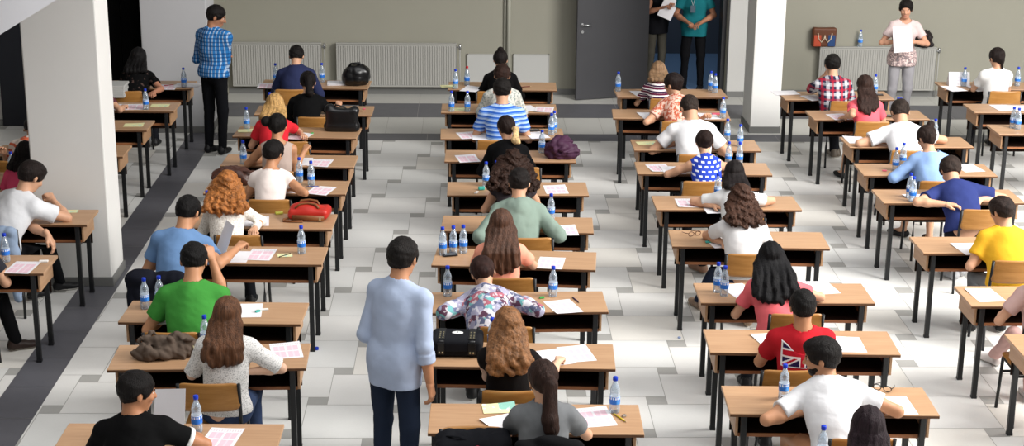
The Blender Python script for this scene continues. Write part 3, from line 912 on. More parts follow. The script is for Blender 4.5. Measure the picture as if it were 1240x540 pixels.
def hair(p, J, root, cranium, hp, HS, R, h):
    st = p.get('hair', ('short', '#17110e')); style, col = st[0], st[1]; o = dict(st[2]) if len(st) > 2 else {}
    seed = p.get('seed', 1); hh = min(h, .0075)
    F = Field(hh); rx, ry, rz = R[:, 0], R[:, 1], R[:, 2]; Hc = J.Hc
    t = o.get('t', .013)
    curly = 'curl' in style
    back = lambda x, a, d: (lambda B_, RR: B_ + RR[:, 0]*x - RR[:, 1]*d)(*( (J.Cn - (J.Cn-J.Ch)*a, J.R2) if a <= 1 else (J.Ch - (J.Ch-J.Wa)*(a-1), J.R1)))
    def line(y0, z0, y1, z1, yoff=0):
        """plane through (y0,z0) and (y1,z1) of the head profile: keeps what is above it"""
        a = hp(0, y0, z0); d = nrm(hp(0, y1, z1)-a); n = np.cross(d, rx)
        if n @ rz > 0: n = -n
        return a, n
    if style in ('short', 'crop'):
        cranium(F, t+.003, 0)
        if o.get('top'): F.ell(hp(0, .015, .078), V3(.070, .088, .048)*HS, R, .03)
        F.cone(hp(-.026, -.056, -.02), hp(-.022, -.046, -.066), .034*HS, .026*HS, .03); F.cone(hp(.026, -.056, -.02), hp(.022, -.046, -.066), .034*HS, .026*HS, .03)
        for sd in (-1, 1): F.cone(hp(sd*.068, .022, .02), hp(sd*.066, .022, -.022), .017*HS, .011*HS, .02)
        F.disp(curls(.0032, seed, .024) if style == 'short' else curls(.0015, seed, .02))
        F.ell(hp(0, .137, -.046), V3(.130, .096, .112)*HS, R, 0, 's')
        for sd in (-1, 1): F.ell(hp(sd*.094, -.004, -.022), V3(.032, .024, .038)*HS, R, 0, 's')
        p0, n0 = line(.030, -.018, -.075, -.062); F.plane(p0, n0)
    else:
        cranium(F, t+.004, 0)
        wid = o.get('w', 1.0)
        if style in ('bun', 'pony', 'lowbun'):
            F.cone(hp(0, -.07, -.02), hp(0, -.062, -.055), .034*HS, .028*HS, .03)
            F.disp(strands(R, .0014, seed))
        F_face = lambda: (F.ell(hp(0, .122, -.050), V3(.082, .096, .128)*HS, R, 0, 's'))
        if style in ('bun', 'lowbun'):
            F_face(); F.cone(hp(-.1, .004, -.020), hp(.1, .004, -.020), .026*HS, .026*HS, 0, 's'); F.ell(hp(0, .04, -.11), V3(.12, .10, .075)*HS, R, 0, 's')
            bp = o.get('at', (0, -.085, .075) if style == 'bun' else (0, -.112, -.005)); br = o.get('r', .046)
            F.ell(hp(*bp), V3(br, br*.9, br), R, .01)
            if o.get('tail'):
                a = hp(*bp); F.path([a, a + V3(.01, -.03, -.08), a + V3(.015, -.035, -.19)], (.028, .026, .008), .015)
        elif style == 'pony':
            F_face(); F.cone(hp(-.1, .004, -.020), hp(.1, .004, -.020), .026*HS, .026*HS, 0, 's'); F.ell(hp(0, .04, -.11), V3(.12, .10, .075)*HS, R, 0, 's')
            L = o.get('len', .34); a = hp(o.get('x', 0), -.098, o.get('z', .015)); sx = o.get('sx', 0.0)
            p1 = a + R @ V3(sx*.2, -.030, -.02) ; p2 = back(sx*.6, .10, .138); p3 = back(sx, .10 + L*3.0, .138 + o.get('out', 0))
            pts = [a, p1, p2, (p2+p3)/2 - J.R1[:, 1]*.008, p3]
            r = o.get('r', .036); G = F
            if o.get('tipcol'):
                G = Field(hh)
            G.path(pts, (r*.55, r*.9, r*1.05, r*.95, r*.3), .02)
            if o.get('tipcol'):
                G.disp(strands(R, .0015, seed)); v, q = G.run(); link('ponytail', mesh_np('ponytail', v, q, [hair_mat(o['tipcol'])]), root)
        else:
            # loose hair over the back and the shoulders: overlapping locks that end at different lengths
            L = o.get('len', .5)*1.3       # measured in spine lengths below the neck base (1 = mid chest, 2 = waist)
            n = 11; wid *= 1.10; rr = np.random.RandomState(seed); wave = o.get('wave', .020 if curly else .003)
            for i in range(n):
                u = (i-(n-1)/2)/((n-1)/2); x = u*.074*wid
                w_ = 1-.25*abs(u); ph = rr.rand()*6.28; lj = L*(1-.22*u*u)*(.84+.26*rr.rand()); dz = .010*((i % 2)*2-1)
                a = hp(x*.75/HS, -.062*(1-.35*u*u), .035); b = hp(x*1.12/HS, -.072*(1-.45*u*u), -.055)
                c = back(x*1.35 + o.get('sx', 0)*.3, -.05, .098 + .012*w_ + dz*.5); pts = [a, b, c]
                r0 = .025 if not curly else .028
                rs = [r0*1.05, r0*1.1, r0]
                m = max(2, int(round(lj/.12)))
                for j in range(1, m+1):
                    tt = lj*j/m; f = j/m
                    pts.append(back(x*(1.4+.25*tt*o.get('spread', 1))*(1-.10*f) + o.get('sx', 0)*tt + wave*math.sin(ph + 9*tt), tt, .112 + .006*w_ + dz + wave*.4*math.cos(ph + 9*tt))); rs.append(r0*(1.0-.25*f) if j < m else .006)
                F.path(pts, rs, .009 if curly else .015)
            for sd in ((-1, 1) if o.get('sides', 1) else ()):
                a = hp(sd*.066, .012, .02); b = hp(sd*.080, .0, -.06); c = J.Cn + J.R2[:, 0]*sd*.085 + J.R2[:, 1]*.02 + J.R2[:, 2]*.02
                F.path([a, b, c] + ([J.Cn + J.R2[:, 0]*sd*.10 + J.R2[:, 1]*.095 - J.R2[:, 2]*.13*o.get('fl', 1)] if o.get('front') else []), (.026, .028, .026, .012), .015)
            if curly:
                F.disp(curls(o.get('amp', .010), seed, o.get('wl', .036)))
            else: F.disp(strands(R, .0018, seed))
            F.ell(hp(0, .128, -.060), V3(.072, .102, .138)*HS, R, 0, 's')
            if style == 'bob': F.plane(J.Nk - rz*.03 - V3(0, 0, .015), V3(0, 0, -1))
    v, q = F.run()
    o_ = link('hair', mesh_np('hair', v, q, [hair_mat(col, curly, None)]), root)
    if o.get('lab'): o_['label'] = o['lab']

def strands(R, amp, seed):
    r = np.random.RandomState(seed); a = r.rand(3)*6.28; x = R[:, 0]
    def f(X, Y, Z):
        u = X*x[0] + Y*x[1] + Z*x[2] + .006*np.sin(22*Z + a[2])
        return amp*(np.sin(150*u + 3*np.sin(11*Z + a[0])) + .6*np.sin(320*u + 4*np.sin(9*Y + a[1])))
    return f

def fit_pose(p, head_px, edge_y, want=.21):
    """lean (and, a little, stature) that puts head and seat where the photograph has them"""
    best = None; l0 = p.get('lean', 12); s0 = p.get('s', 1.0)
    for dl in range(-20, 17, 2):
        for ds in (-.05, -.03, 0, .03, .05):
            q = dict(p); q['lean'] = max(2, l0+dl); q['s'] = s0+ds
            x, y, J = place(q, head_px); c = abs((edge_y-y)-want)*10 + abs(dl)*.03 + abs(ds)*8
            if best is None or c < best[0]: best = (c, q)
    return best[1]

def place(p, head_px, face=0, hz=None):
    """root position (x, y) that puts the head of this pose on the head seen in the photograph"""
    J = skeleton(p); R = rotm('z', face); o = R @ J.Hc
    w = at(head_px[0], head_px[1], J.Hc[2])
    return w[0]-o[0], w[1]-o[1], J
# ------------------------------------------------------------------ the setting
def clip_poly(poly, x0, x1, y0, y1):
    for ax, v, sgn in ((0, x0, 1), (0, x1, -1), (1, y0, 1), (1, y1, -1)):
        out = []
        for i in range(len(poly)):
            a, b = poly[i], poly[(i+1) % len(poly)]
            ia, ib = (a[ax]-v)*sgn >= 0, (b[ax]-v)*sgn >= 0
            if ia: out.append(a)
            if ia != ib:
                t = (v-a[ax])/(b[ax]-a[ax]); out.append((a[0]+t*(b[0]-a[0]), a[1]+t*(b[1]-a[1])))
        poly = out
        if not poly: return []
    return poly

def stone(name, c1, c2, rough=.45, spec=.35):
    t = NT(name); v = t.xyz(); n = t.noise(v, 5, 6, .65); n2 = t.noise(v, 60, 3, .6)
    c = t.mix(n, lin(c1), lin(c2)); c = t.mix(t.math('MULTIPLY', n2, .22), c, tuple(x*.7 for x in lin(c1)[:3])+(1,))
    t.b.inputs['Coat Weight'].default_value = .0
    return t.done(c, rough, spec)

STRIPE_L, STRIPE_R = -3.55, -3.20
def make_floor():
    mats = [plain('tile grout', '#a5a39e', .8), stone('pale tile', '#dddcd8', '#e6e5e2'), stone('pale warm tile', '#dfdcd5', '#e7e4dd'), stone('pale cool tile', '#dbdbd8', '#e4e4e1'),
            stone('grey inset tile', '#a3a29e', '#b2b1ad'), stone('charcoal border tile', '#54545a', '#67676c'), stone('grey threshold tile', '#b4b3ae', '#c0bfba'), stone('grey gallery tile', '#b9b8b3', '#c4c3be')]
    bm = bmesh.new()
    r = random.Random(3)
    def poly(p, mi, z=0.0):
        if len(p) < 3: return
        f = bm.faces.new([bm.verts.new((q[0], q[1], z)) for q in p]); f.material_index = mi
    poly([(-9, 5), (11, 5), (11, 27), (-9, 27)], 0, -.002)
    a, b, g = .605, .150, .0025
    o = (-.555 - b/2, 18.877 - b/2)
    for i in range(-30, 31):
        for j in range(-40, 12):
            x = o[0] + a*i + b*j; y = o[1] - b*i + a*j
            for (x0, x1) in ((STRIPE_R, 11), (-9, STRIPE_L)):
                y1 = 19.62 if x0 > -5 else 20.35
                poly(clip_poly([(x+g, y+g), (x+b-g, y+g), (x+b-g, y+b-g), (x+g, y+b-g)], x0, x1, 5, y1), 4)
                poly(clip_poly([(x+b+g, y+g), (x+b+a-g, y+g), (x+b+a-g, y+a-g), (x+b+g, y+a-g)], x0, x1, 5, y1), r.choice((1, 1, 2, 3)))
    def strip(x0, x1, y0, y1, tx, ty, mi):
        nx, ny = max(1, round((x1-x0)/tx)), max(1, round((y1-y0)/ty))
        for i in range(nx):
            for j in range(ny):
                xa, xb = x0+(x1-x0)*i/nx, x0+(x1-x0)*(i+1)/nx; ya, yb = y0+(y1-y0)*j/ny, y0+(y1-y0)*(j+1)/ny
                poly([(xa+g, ya+g), (xb-g, ya+g), (xb-g, yb-g), (xa+g, yb-g)], mi if isinstance(mi, int) else r.choice(mi))
    strip(STRIPE_L, STRIPE_R, 5, 20.0, .35, .6, 5)
    strip(STRIPE_R, 11, 19.62, 20.0, .9, .38, 5)
    strip(-3.4, 11, 20.0, 20.92, .46, .92, (6, 7))
    strip(-3.4, 11, 20.92, 21.78, .9, .86, 5)
    strip(-3.4, 11, 21.78, 22.4, .9, .62, (6,))
    me = bpy.data.meshes.new('floor'); bm.to_mesh(me); bm.free()
    for m in mats: me.materials.append(m)
    o_ = link('floor', me); tag(o_, kind='structure')

def plaster(name, c, rough=.85):
    t = NT(name); v = t.xyz(); n = t.noise(v, 1.7, 4, .6); cc = lin(c)
    t.bump(t.noise(v, 90, 3), .05, .003)
    return t.done(t.mix(n, tuple(x*.95 for x in cc[:3])+(1,), tuple(min(1, x*1.04) for x in cc[:3])+(1,)), rough, .15)
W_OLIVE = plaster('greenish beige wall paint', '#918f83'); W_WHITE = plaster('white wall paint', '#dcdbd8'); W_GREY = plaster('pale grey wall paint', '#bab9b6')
BASEM = plain('grey stone baseboard', '#6d6d6b', .5); DOORM = plain('dark grey door paint', '#3c3c3f', .45, .3, 0, .06, 3); NAVY = plain('dark navy door paint', '#16181f', .6); BLACKD = plain('black painted door', '#060606', .9, .05)
METAL = plain('brushed metal', '#a9aaab', .3, .5, .9); FRAMEM = plain('dark door frame', '#2a2a2c', .5); RADM = plain('radiator enamel', '#9d9c97', .4)
W_PILL_SHADED = plaster('shaded white pillar paint', '#b4b4b6')  # white paint greyed to stand in for gallery shade on the back pillar
BWY = 22.4
def px_x(px, Y, py=80): return at_depth(px, py, Y)[0]

def struct(m, name, mat): o = m.build(name, mat); tag(o, kind='structure'); return o

def make_setting():
    make_floor()
    dx0, dx1 = px_x(783, BWY), px_x(872, BWY)
    H = 3.6
    struct(MB().box((-3.4, BWY, 0), (dx0-.06, BWY+.25, H)), 'wall_back', W_OLIVE)
    struct(MB().box((dx1+.06, BWY, 0), (11, BWY+.25, H)), 'wall_back_right', W_OLIVE)
    struct(MB().box((dx0-.06, BWY, 2.18), (dx1+.06, BWY+.25, H)), 'wall_lintel', W_OLIVE)
    xg = px_x(881, BWY-.12)
    struct(MB().box((xg, BWY-.12, 0), (px_x(935, BWY), BWY-.0005, H), .006), 'wall_pier', W_GREY)
    struct(MB().box((-9, 20.35, 0), (-3.4, 20.6, H)), 'wall_back_left', W_GREY)
    struct(MB().box((-3.6, 20.6, 0), (-3.4, BWY, H)), 'wall_return', W_OLIVE)
    struct(MB().box((-9.2, 5, 0), (-9, 20.6, H)), 'wall_left', W_GREY)
    # pillars carrying the galleries
    P1 = (at(137.8, 346, 0), )
    struct(MB().box((-3.915, 14.0, 0), (-3.255, 14.5, 6), .012), 'wall_pillar_left', W_WHITE)
    struct(MB().box((-3.93, 13.985, 0), (-3.24, 14.515, .085), .004), 'baseboard_pillar_left', BASEM)
    struct(MB().box((-4.10, 20.0, 0), (px_x(253.5, 20.0, 100), 20.62, 6), .012), 'wall_pillar_back', W_PILL_SHADED)
    struct(MB().box((-4.12, 19.985, 0), (px_x(253.5, 20.0, 100)+.015, 20.635, .085), .004), 'baseboard_pillar_back', BASEM)
    xa, xb = px_x(909, 20.1, 140), px_x(944.5, 20.1, 140)
    struct(MB().box((xa, 20.1, 0), (xb, 20.72, 6), .012), 'wall_pillar_right', W_WHITE)
    struct(MB().box((xa-.015, 20.085, 0), (xb+.015, 20.735, .085), .004), 'baseboard_pillar_right', BASEM)
    for i, (x0, x1, y) in enumerate(((-3.4, dx0-.07, BWY), (dx1+.07, xg-.002, BWY), (xg, px_x(935, BWY), BWY-.12), (px_x(935, BWY)+.002, 11, BWY))):
        struct(MB().box((x0, y-.014, 0), (x1, y-.0005, .085), .003), 'baseboard_back' if not i else 'baseboard_back_%d' % (i+1), BASEM)
    struct(MB().box((-9, 20.336, 0), (-4.13, 20.3495, .085), .003), 'baseboard_left', BASEM)
    # galleries above the left side and above the back (white undersides, just over the frame)
    struct(MB().box((-9, 5, 3.6), (-3.3, 24, 3.9)), 'ceiling_left', W_WHITE)
    struct(MB().box((-3.3, 20.0, 3.6), (11, 24, 3.9)), 'ceiling_back', W_WHITE)
    # flank of the staircase, top left of the frame
    Y = 12.4; p0 = at_depth(-60, 42+60*42/68, Y); p1 = at_depth(110, -42*42/68, Y)
    sl = (p1[2]-p0[2])/(p1[0]-p0[0])
    xL, xR = p0[0]-1.0, p1[0]+.9
    zL, zR = p0[2]-1.0*sl, p1[2]+.9*sl
    struct(MB().prism([(xL, zL), (xR, zR), (xR, zR+1.1), (xL, zL+1.1)], Y, Y+.9), 'trim_1', plaster('white stair soffit', '#dddde2'))
    # doors
    f = MB(); f.box((dx0-.06, BWY-.02, 0), (dx0, BWY+.26, 2.18), .003); f.box((dx1, BWY-.02, 0), (dx1+.06, BWY+.26, 2.18), .003); f.box((dx0-.0601, BWY-.02, 2.12), (dx1+.0601, BWY+.26, 2.18), .003)
    struct(f, 'trim_2', FRAMEM)
    d = empty('door_1', (dx0, BWY-.06, 0), math.radians(180+17)); tag(d, kind='structure')
    w = dx1-dx0+.03
    MB().box((0, -.02, .008), (w, .022, 2.1), .004).build('door_leaf', DOORM, d)
    k = MB(); k.tube([(w-.075, .02, 1.06), (w-.075, .07, 1.06)], .011); k.tube([(w-.075, .066, 1.06), (w-.20, .066, 1.06)], .010); k.lathe([(.024, 0), (.024, .006), (.02, .008)], 20, Matrix.Translation((w-.075, .022, 1.06)) @ Matrix.Rotation(-PI/2, 4, 'X'))
    k.build('door_handle', METAL, d)
    MB().lathe([(.024, 0), (.024, .008), (.02, .010)], 20, Matrix.Translation((w-.075, .022, .965)) @ Matrix.Rotation(-PI/2, 4, 'X')).build('key_plate', METAL, d)
    x0, x1 = px_x(112, 20.35), px_x(187.5, 20.35)
    d = empty('door_2', (0, 20.35, 0)); tag(d, kind='structure')
    MB().box((x0, -.03, .004), ((x0+x1)/2-.003, .02, 3.3), .004).build('door_leaf', BLACKD, d); MB().box(((x0+x1)/2+.003, -.03, .004), (x1, .02, 3.3), .004).build('door_leaf', BLACKD, d)
    x0, x1 = px_x(3, 20.35, 60), px_x(34, 20.35, 60)
    d = empty('door_3', (0, 20.35, 0)); tag(d, kind='structure')
    MB().box((x0-.06, -.03, .004), (x1+.3, .02, 2.25), .004).build('door_leaf', NAVY, d)
    # corridor behind the open door
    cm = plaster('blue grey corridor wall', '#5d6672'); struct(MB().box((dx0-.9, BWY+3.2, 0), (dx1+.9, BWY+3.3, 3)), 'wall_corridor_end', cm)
    struct(MB().box((dx0-1.0, BWY+.25, 0), (dx0-.9, BWY+3.3, 3)), 'wall_corridor_left', cm); struct(MB().box((dx1+.9, BWY+.25, 0), (dx1+1.0, BWY+3.3, 3)), 'wall_corridor_right', cm)
    struct(MB().box((dx0-1, BWY+.25, 3.0), (dx1+1, BWY+3.3, 3.1)), 'ceiling_corridor', cm)
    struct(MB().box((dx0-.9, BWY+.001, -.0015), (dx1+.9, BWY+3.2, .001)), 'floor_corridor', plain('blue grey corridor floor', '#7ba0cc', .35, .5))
    return dx0, dx1

def make_radiator(x0, x1, z0, z1, label, Y=BWY-.03):
    r = empty('radiator', ((x0+x1)/2, Y, 0)); w = x1-x0
    m = MB(); n = int(w/.0335)
    m.box((-w/2, -.075, z0), (w/2, -.060, z1), .006)
    for i in range(n):
        x = -w/2 + .02 + (w-.04)*(i+.5)/n
        m.box((x-.009, -.082, z0+.03), (x+.009, -.070, z1-.03), .004)
    m.build('panel', RADM, r)
    m = MB(); m.box((-w/2, -.035, z0), (w/2, -.018, z1), .006); m.build('rear_panel', RADM, r)
    m = MB(); m.box((-w/2-.003, -.085, z1-.006), (w/2+.003, -.012, z1+.008), .004)
    m.build('top_grille', RADM, r)
    for sx in (-1, 1):
        m = MB(); m.box((sx*w/2-.003, -.083, z0+.005), (sx*w/2+.003, -.012, z1), .002); m.build('side_cover', RADM, r)
    MB().tube([(w/2+.01, -.045, z1-.05), (w/2+.045, -.045, z1-.05)], .012).tube([(w/2+.045, -.045, z1-.075), (w/2+.045, -.045, z1-.005)], .018).build('valve', METAL, r)
    MB().tube([(w/2+.045, -.045, z1-.07), (w/2+.045, -.045, 0)], .009).build('pipe', RADM, r)
    for sx in (-.3, .3): MB().box((sx*w-.02, -.02, z0+.1), (sx*w+.02, .0295, z1-.1), .002).build('wall_bracket', RADM, r)
    return tag(r, label, 'radiator', 'panel radiators on the back wall')

def make_fixtures():
    make_radiator(px_x(283, BWY), px_x(390, BWY), .12, .735, 'white ribbed radiator behind the man in the navy hoodie')
    make_radiator(px_x(408.5, BWY), px_x(553, BWY), .12, .735, 'wide white ribbed radiator in the middle of the back wall')
    make_radiator(px_x(990, BWY), px_x(1130, BWY), .10, .715, 'white ribbed radiator behind the standing woman, bags on top')
    x = px_x(615.5, BWY)
    o = MB().tube([(x, BWY-.03, 0), (x, BWY-.03, 3.55)], .028, 14).tube([(x-.055, BWY-.02, 0), (x-.055, BWY-.02, 3.55)], .012, 10).build('wall_pipe', plain('painted pipe', '#aaa99d', .5))
    tag(o, 'cream painted vertical pipe on the back wall behind the black-clad woman', 'pipe')
    for a, b, lab in ((566, 609, 'pale grey wall board left of the vertical pipe'), (622, 664.5, 'pale grey wall board right of the vertical pipe')):
        r = empty('wall_board', ((px_x(a, BWY)+px_x(b, BWY))/2, BWY, 0)); w = px_x(b, BWY)-px_x(a, BWY)
        MB().box((-w/2, -.022, .17), (w/2, -.001, .575), .003).build('panel', plain('grey board', '#aeaeab', .5), r)
        m = MB()
        for q in (((-w/2-.008, -.026, .165), (-w/2+.008, -.001, .583)), ((w/2-.008, -.026, .165), (w/2+.008, -.001, .583)), ((-w/2-.008, -.026, .567), (w/2+.008, -.001, .583)), ((-w/2-.008, -.026, .162), (w/2+.008, -.001, .178))): m.box(q[0], q[1], .002)
        m.build('frame', plain('board frame', '#a09f9b', .5), r)
        tag(r, lab, 'wall board', 'boards beside the pipe')
# ------------------------------------------------------------------ who sits where
OWN = {
 '2a': 'the man in the navy hoodie', '2b': 'the ponytailed student in black', '2c': 'the blonde woman in red', '2d': 'the woman in the beige tank top',
 '2e': 'the woman in the cream top', '2f': 'the woman with curly ginger hair', '2g': 'the man in pale blue', '2h': 'the man in the green T-shirt',
 '2i': 'the woman in the speckled T-shirt', '2j': 'the man in trimmed black T-shirt',
 '3a': 'the black-clad woman with a topknot', '3b': 'the student in the pale patterned top', '3c': 'the man in the blue striped polo', '3d': 'the black-clad woman with blonde ponytail',
 '3e': 'the woman with very curly dark hair', '3f': 'the man in the grey-green shirt', '3g': 'the long-haired woman in peach', '3h': 'the woman in the multicoloured blouse',
 '3i': 'the woman with wavy caramel hair', '3j': 'the woman in the grey T-shirt',
 '4a': 'the student in maroon stripes', '4b': 'the woman in the orange patterned top', '4c': 'the crew-cut man in white', '4d': 'the woman in blue dashes',
 '4e': 'the straight-haired woman in white', '4f': 'the brown-curled woman in white', '4g': 'the black-haired woman in pink', '4h': 'the man in the red flag T-shirt',
 '4i': 'the bearded man in white', '4j': 'the woman at the bottom edge',
 '5a': 'the man in red-navy plaid', '5b': 'the woman in the coral T-shirt', '5c': 'the bowed man in white', '5d': 'the woman in the light blue blouse',
 '5e': 'the man in the navy T-shirt', '5f': 'the boy in yellow', '5g': 'the student behind the boy in yellow', '5h': None,
 '6a': 'the woman in white near the back wall', '6b': None, '6c': None,
 '1a': 'the dark figure', '1b': 'the student hidden by the white pillar', '1c': None, '1d': 'the woman in orange stripes',
 '0a': 'the student in black trousers', '0b': 'the man in white beside the pillar', '0c': 'the student in pink',
}
# near edge of each tabletop in the photograph: both corners, or one of them (the tables are all of one width)
DESKS = {
 '2a': (312, 107.8, 446.7, 109.5), '2b': (307, 141, 450.7, 141.8), '2c': (281.6, 167.3, 431, 170), '2d': (266, 203.3, 429, 205), '2e': (246, 236.7, 418.4, 237.8),
 '2f': ('R', 402, 280.6, -1.5), '2g': (191.5, 321.4, 389, 323.3), '2h': (144, 393.3, 363, 396), '2i': (130, 451.7, 370, 449.3), '2j': ('F', 86, 512.3, 341.7, 513.3),
 '3a': (542, 110.4, 674.4, 111.5), '3b': (533.8, 138.4, 675, 139.3), '3c': (533.3, 170.4, 684, 170.4), '3d': (538.2, 197.8, 697.3, 198.9), '3e': (540.7, 238.9, 713.8, 239.3),
 '3f': (533, 282.2, 719, 285), '3g': (521.7, 324, 721.6, 329.9), '3h': (519.7, 382.4, 738, 380.7), '3i': (511, 446.8, 742.7, 450.4), '3j': (518, 528.6, 780, 530.3),
 '4a': (749, 119.8, 880, 119.8), '4b': (742, 145.3, 885.4, 147.5), '4c': (767.7, 184.3, 922.2, 185), '4d': (772, 212.9, 935.4, 214.5), '4e': (795.3, 256.7, 970.8, 257),
 '4f': (813.6, 301, 1005.3, 303.9), '4g': (849, 370, 1059, 370.6), '4h': (860.5, 430.4, 1089.9, 433.3), '4i': (885.7, 505, 1136, 507.4), '4j': ('L', 912, 592, -1),
 '5a': (953, 123, 1081, 122.6), '5b': (985.6, 147.3, 1126, 147), '5c': (1028.4, 181, 1179.5, 181), '5d': (1046.7, 215, 1206.8, 215.9), '5e': (1070, 248.5, 1241, 248.5),
 '5f': ('L', 1118, 309.6, 0), '5g': ('L', 1176, 374, 0), '5h': ('L', 1241, 437, 0),
 '6a': ('L', 1143.9, 110.5, 0), '6b': ('L', 1180, 138.5, 0), '6c': ('L', 1209.5, 165, 0),
 '1a': ('R', 231.5, 109.6, 0), '1b': ('R', 210.7, 137, 0), '1c': ('R', 178, 160, 0), '1d': ('R', 149, 192, 0),
 '0a': ('R', 53, 334, 0), '0b': ('R', 105.5, 275, 0), '0c': ('R', 56, 227, 0),
}
DP = {}
def place_desks():
    proto = None
    for k, v in DESKS.items():
        if v[0] in ('R', 'L'):
            p = at(v[1], v[2], DH-.024); a = math.radians(v[3]); s = 1 if v[0] == 'L' else -1
            c = (p[0] + s*DW/2*math.cos(a), p[1] + s*DW/2*math.sin(a))
        elif v[0] == 'F':
            p, q = at(v[1], v[2], DH), at(v[3], v[4], DH); a = math.atan2(q[1]-p[1], q[0]-p[0])
            c = ((p[0]+q[0])/2 + math.sin(a)*DD, (p[1]+q[1])/2 - math.cos(a)*DD)
        else:
            p, q = at(v[0], v[1], DH-.024), at(v[2], v[3], DH-.024); a = math.atan2(q[1]-p[1], q[0]-p[0]); c = ((p[0]+q[0])/2, (p[1]+q[1])/2)
        o = make_desk() if proto is None else copy_tree(proto)
        if proto is None: proto = o
        o.location = (c[0], c[1], 0); o.rotation_euler = (0, 0, a); DP[k] = (c[0], c[1], a)
        w = OWN[k]
        lab = 'beech school desk with open shelf, used by ' + w if w else DESKLAB[k]
        tag(o, lab, 'desk', 'rows of school desks')
DESKLAB = {'5h': 'beech school desk cut off by the right edge, nearest the camera there', '6b': 'beech desk near the right edge in front of the desk with the folded card',
           '6c': 'beech desk at the right edge holding two bottles', '1c': 'beech desk at the white pillar with a yellow flyer on its corner'}

# chairs whose backrest shows: middle of its top edge in the photograph
CHAIRS = {'2i': (251.5, 465), '2h': (211, 394.5), '2f': (289, 283.5), '2e': (325.5, 242), '2c': (352, 170), '2b': (381, 142), '2a': (352, 108.5), '3i': (618, 458), '3h': (613, 396.5),
          '3f': (641, 286), '4b': (821, 145), '4d': (847.5, 213), '4f': (906, 302.5), '4g': (960, 371.5), '4h': (957, 445), '4i': (1045, 532), '5a': (1023, 120), '5b': (1057, 147), '5c': (1100, 180.5),
          '5e': (1192, 254), '5f': (1233, 316), '6a': (1214, 108), '1a': (152.5, 110.5), '3c': (600, 170), '3a': (597, 110), '3d': (630, 199), '4a': (806, 118), '3g': (617, 333), '3e': (625, 243)}
HIP = {}
def place_chairs():
    proto = None
    for k, w in OWN.items():
        if k in CHAIRS:
            p = at(CHAIRS[k][0], CHAIRS[k][1], .818); x, y = p[0], min(p[1], HIP[k][1]-.165)+.262
        elif k in HIP: x, y = HIP[k][0], HIP[k][1]+.045
        else: continue
        o = make_chair() if proto is None else copy_tree(proto)
        if proto is None: proto = o
        o.location = (x, y, 0); o.rotation_euler = (0, 0, 0)
        tag(o, 'plywood school chair with black tube frame, of ' + w, 'chair', 'plywood school chairs')

SK1, SK2, SK3 = '#c99a7c', '#b98562', '#d9ae92'
H = lambda px, py, z=.80: ('w', at(px, py, z))
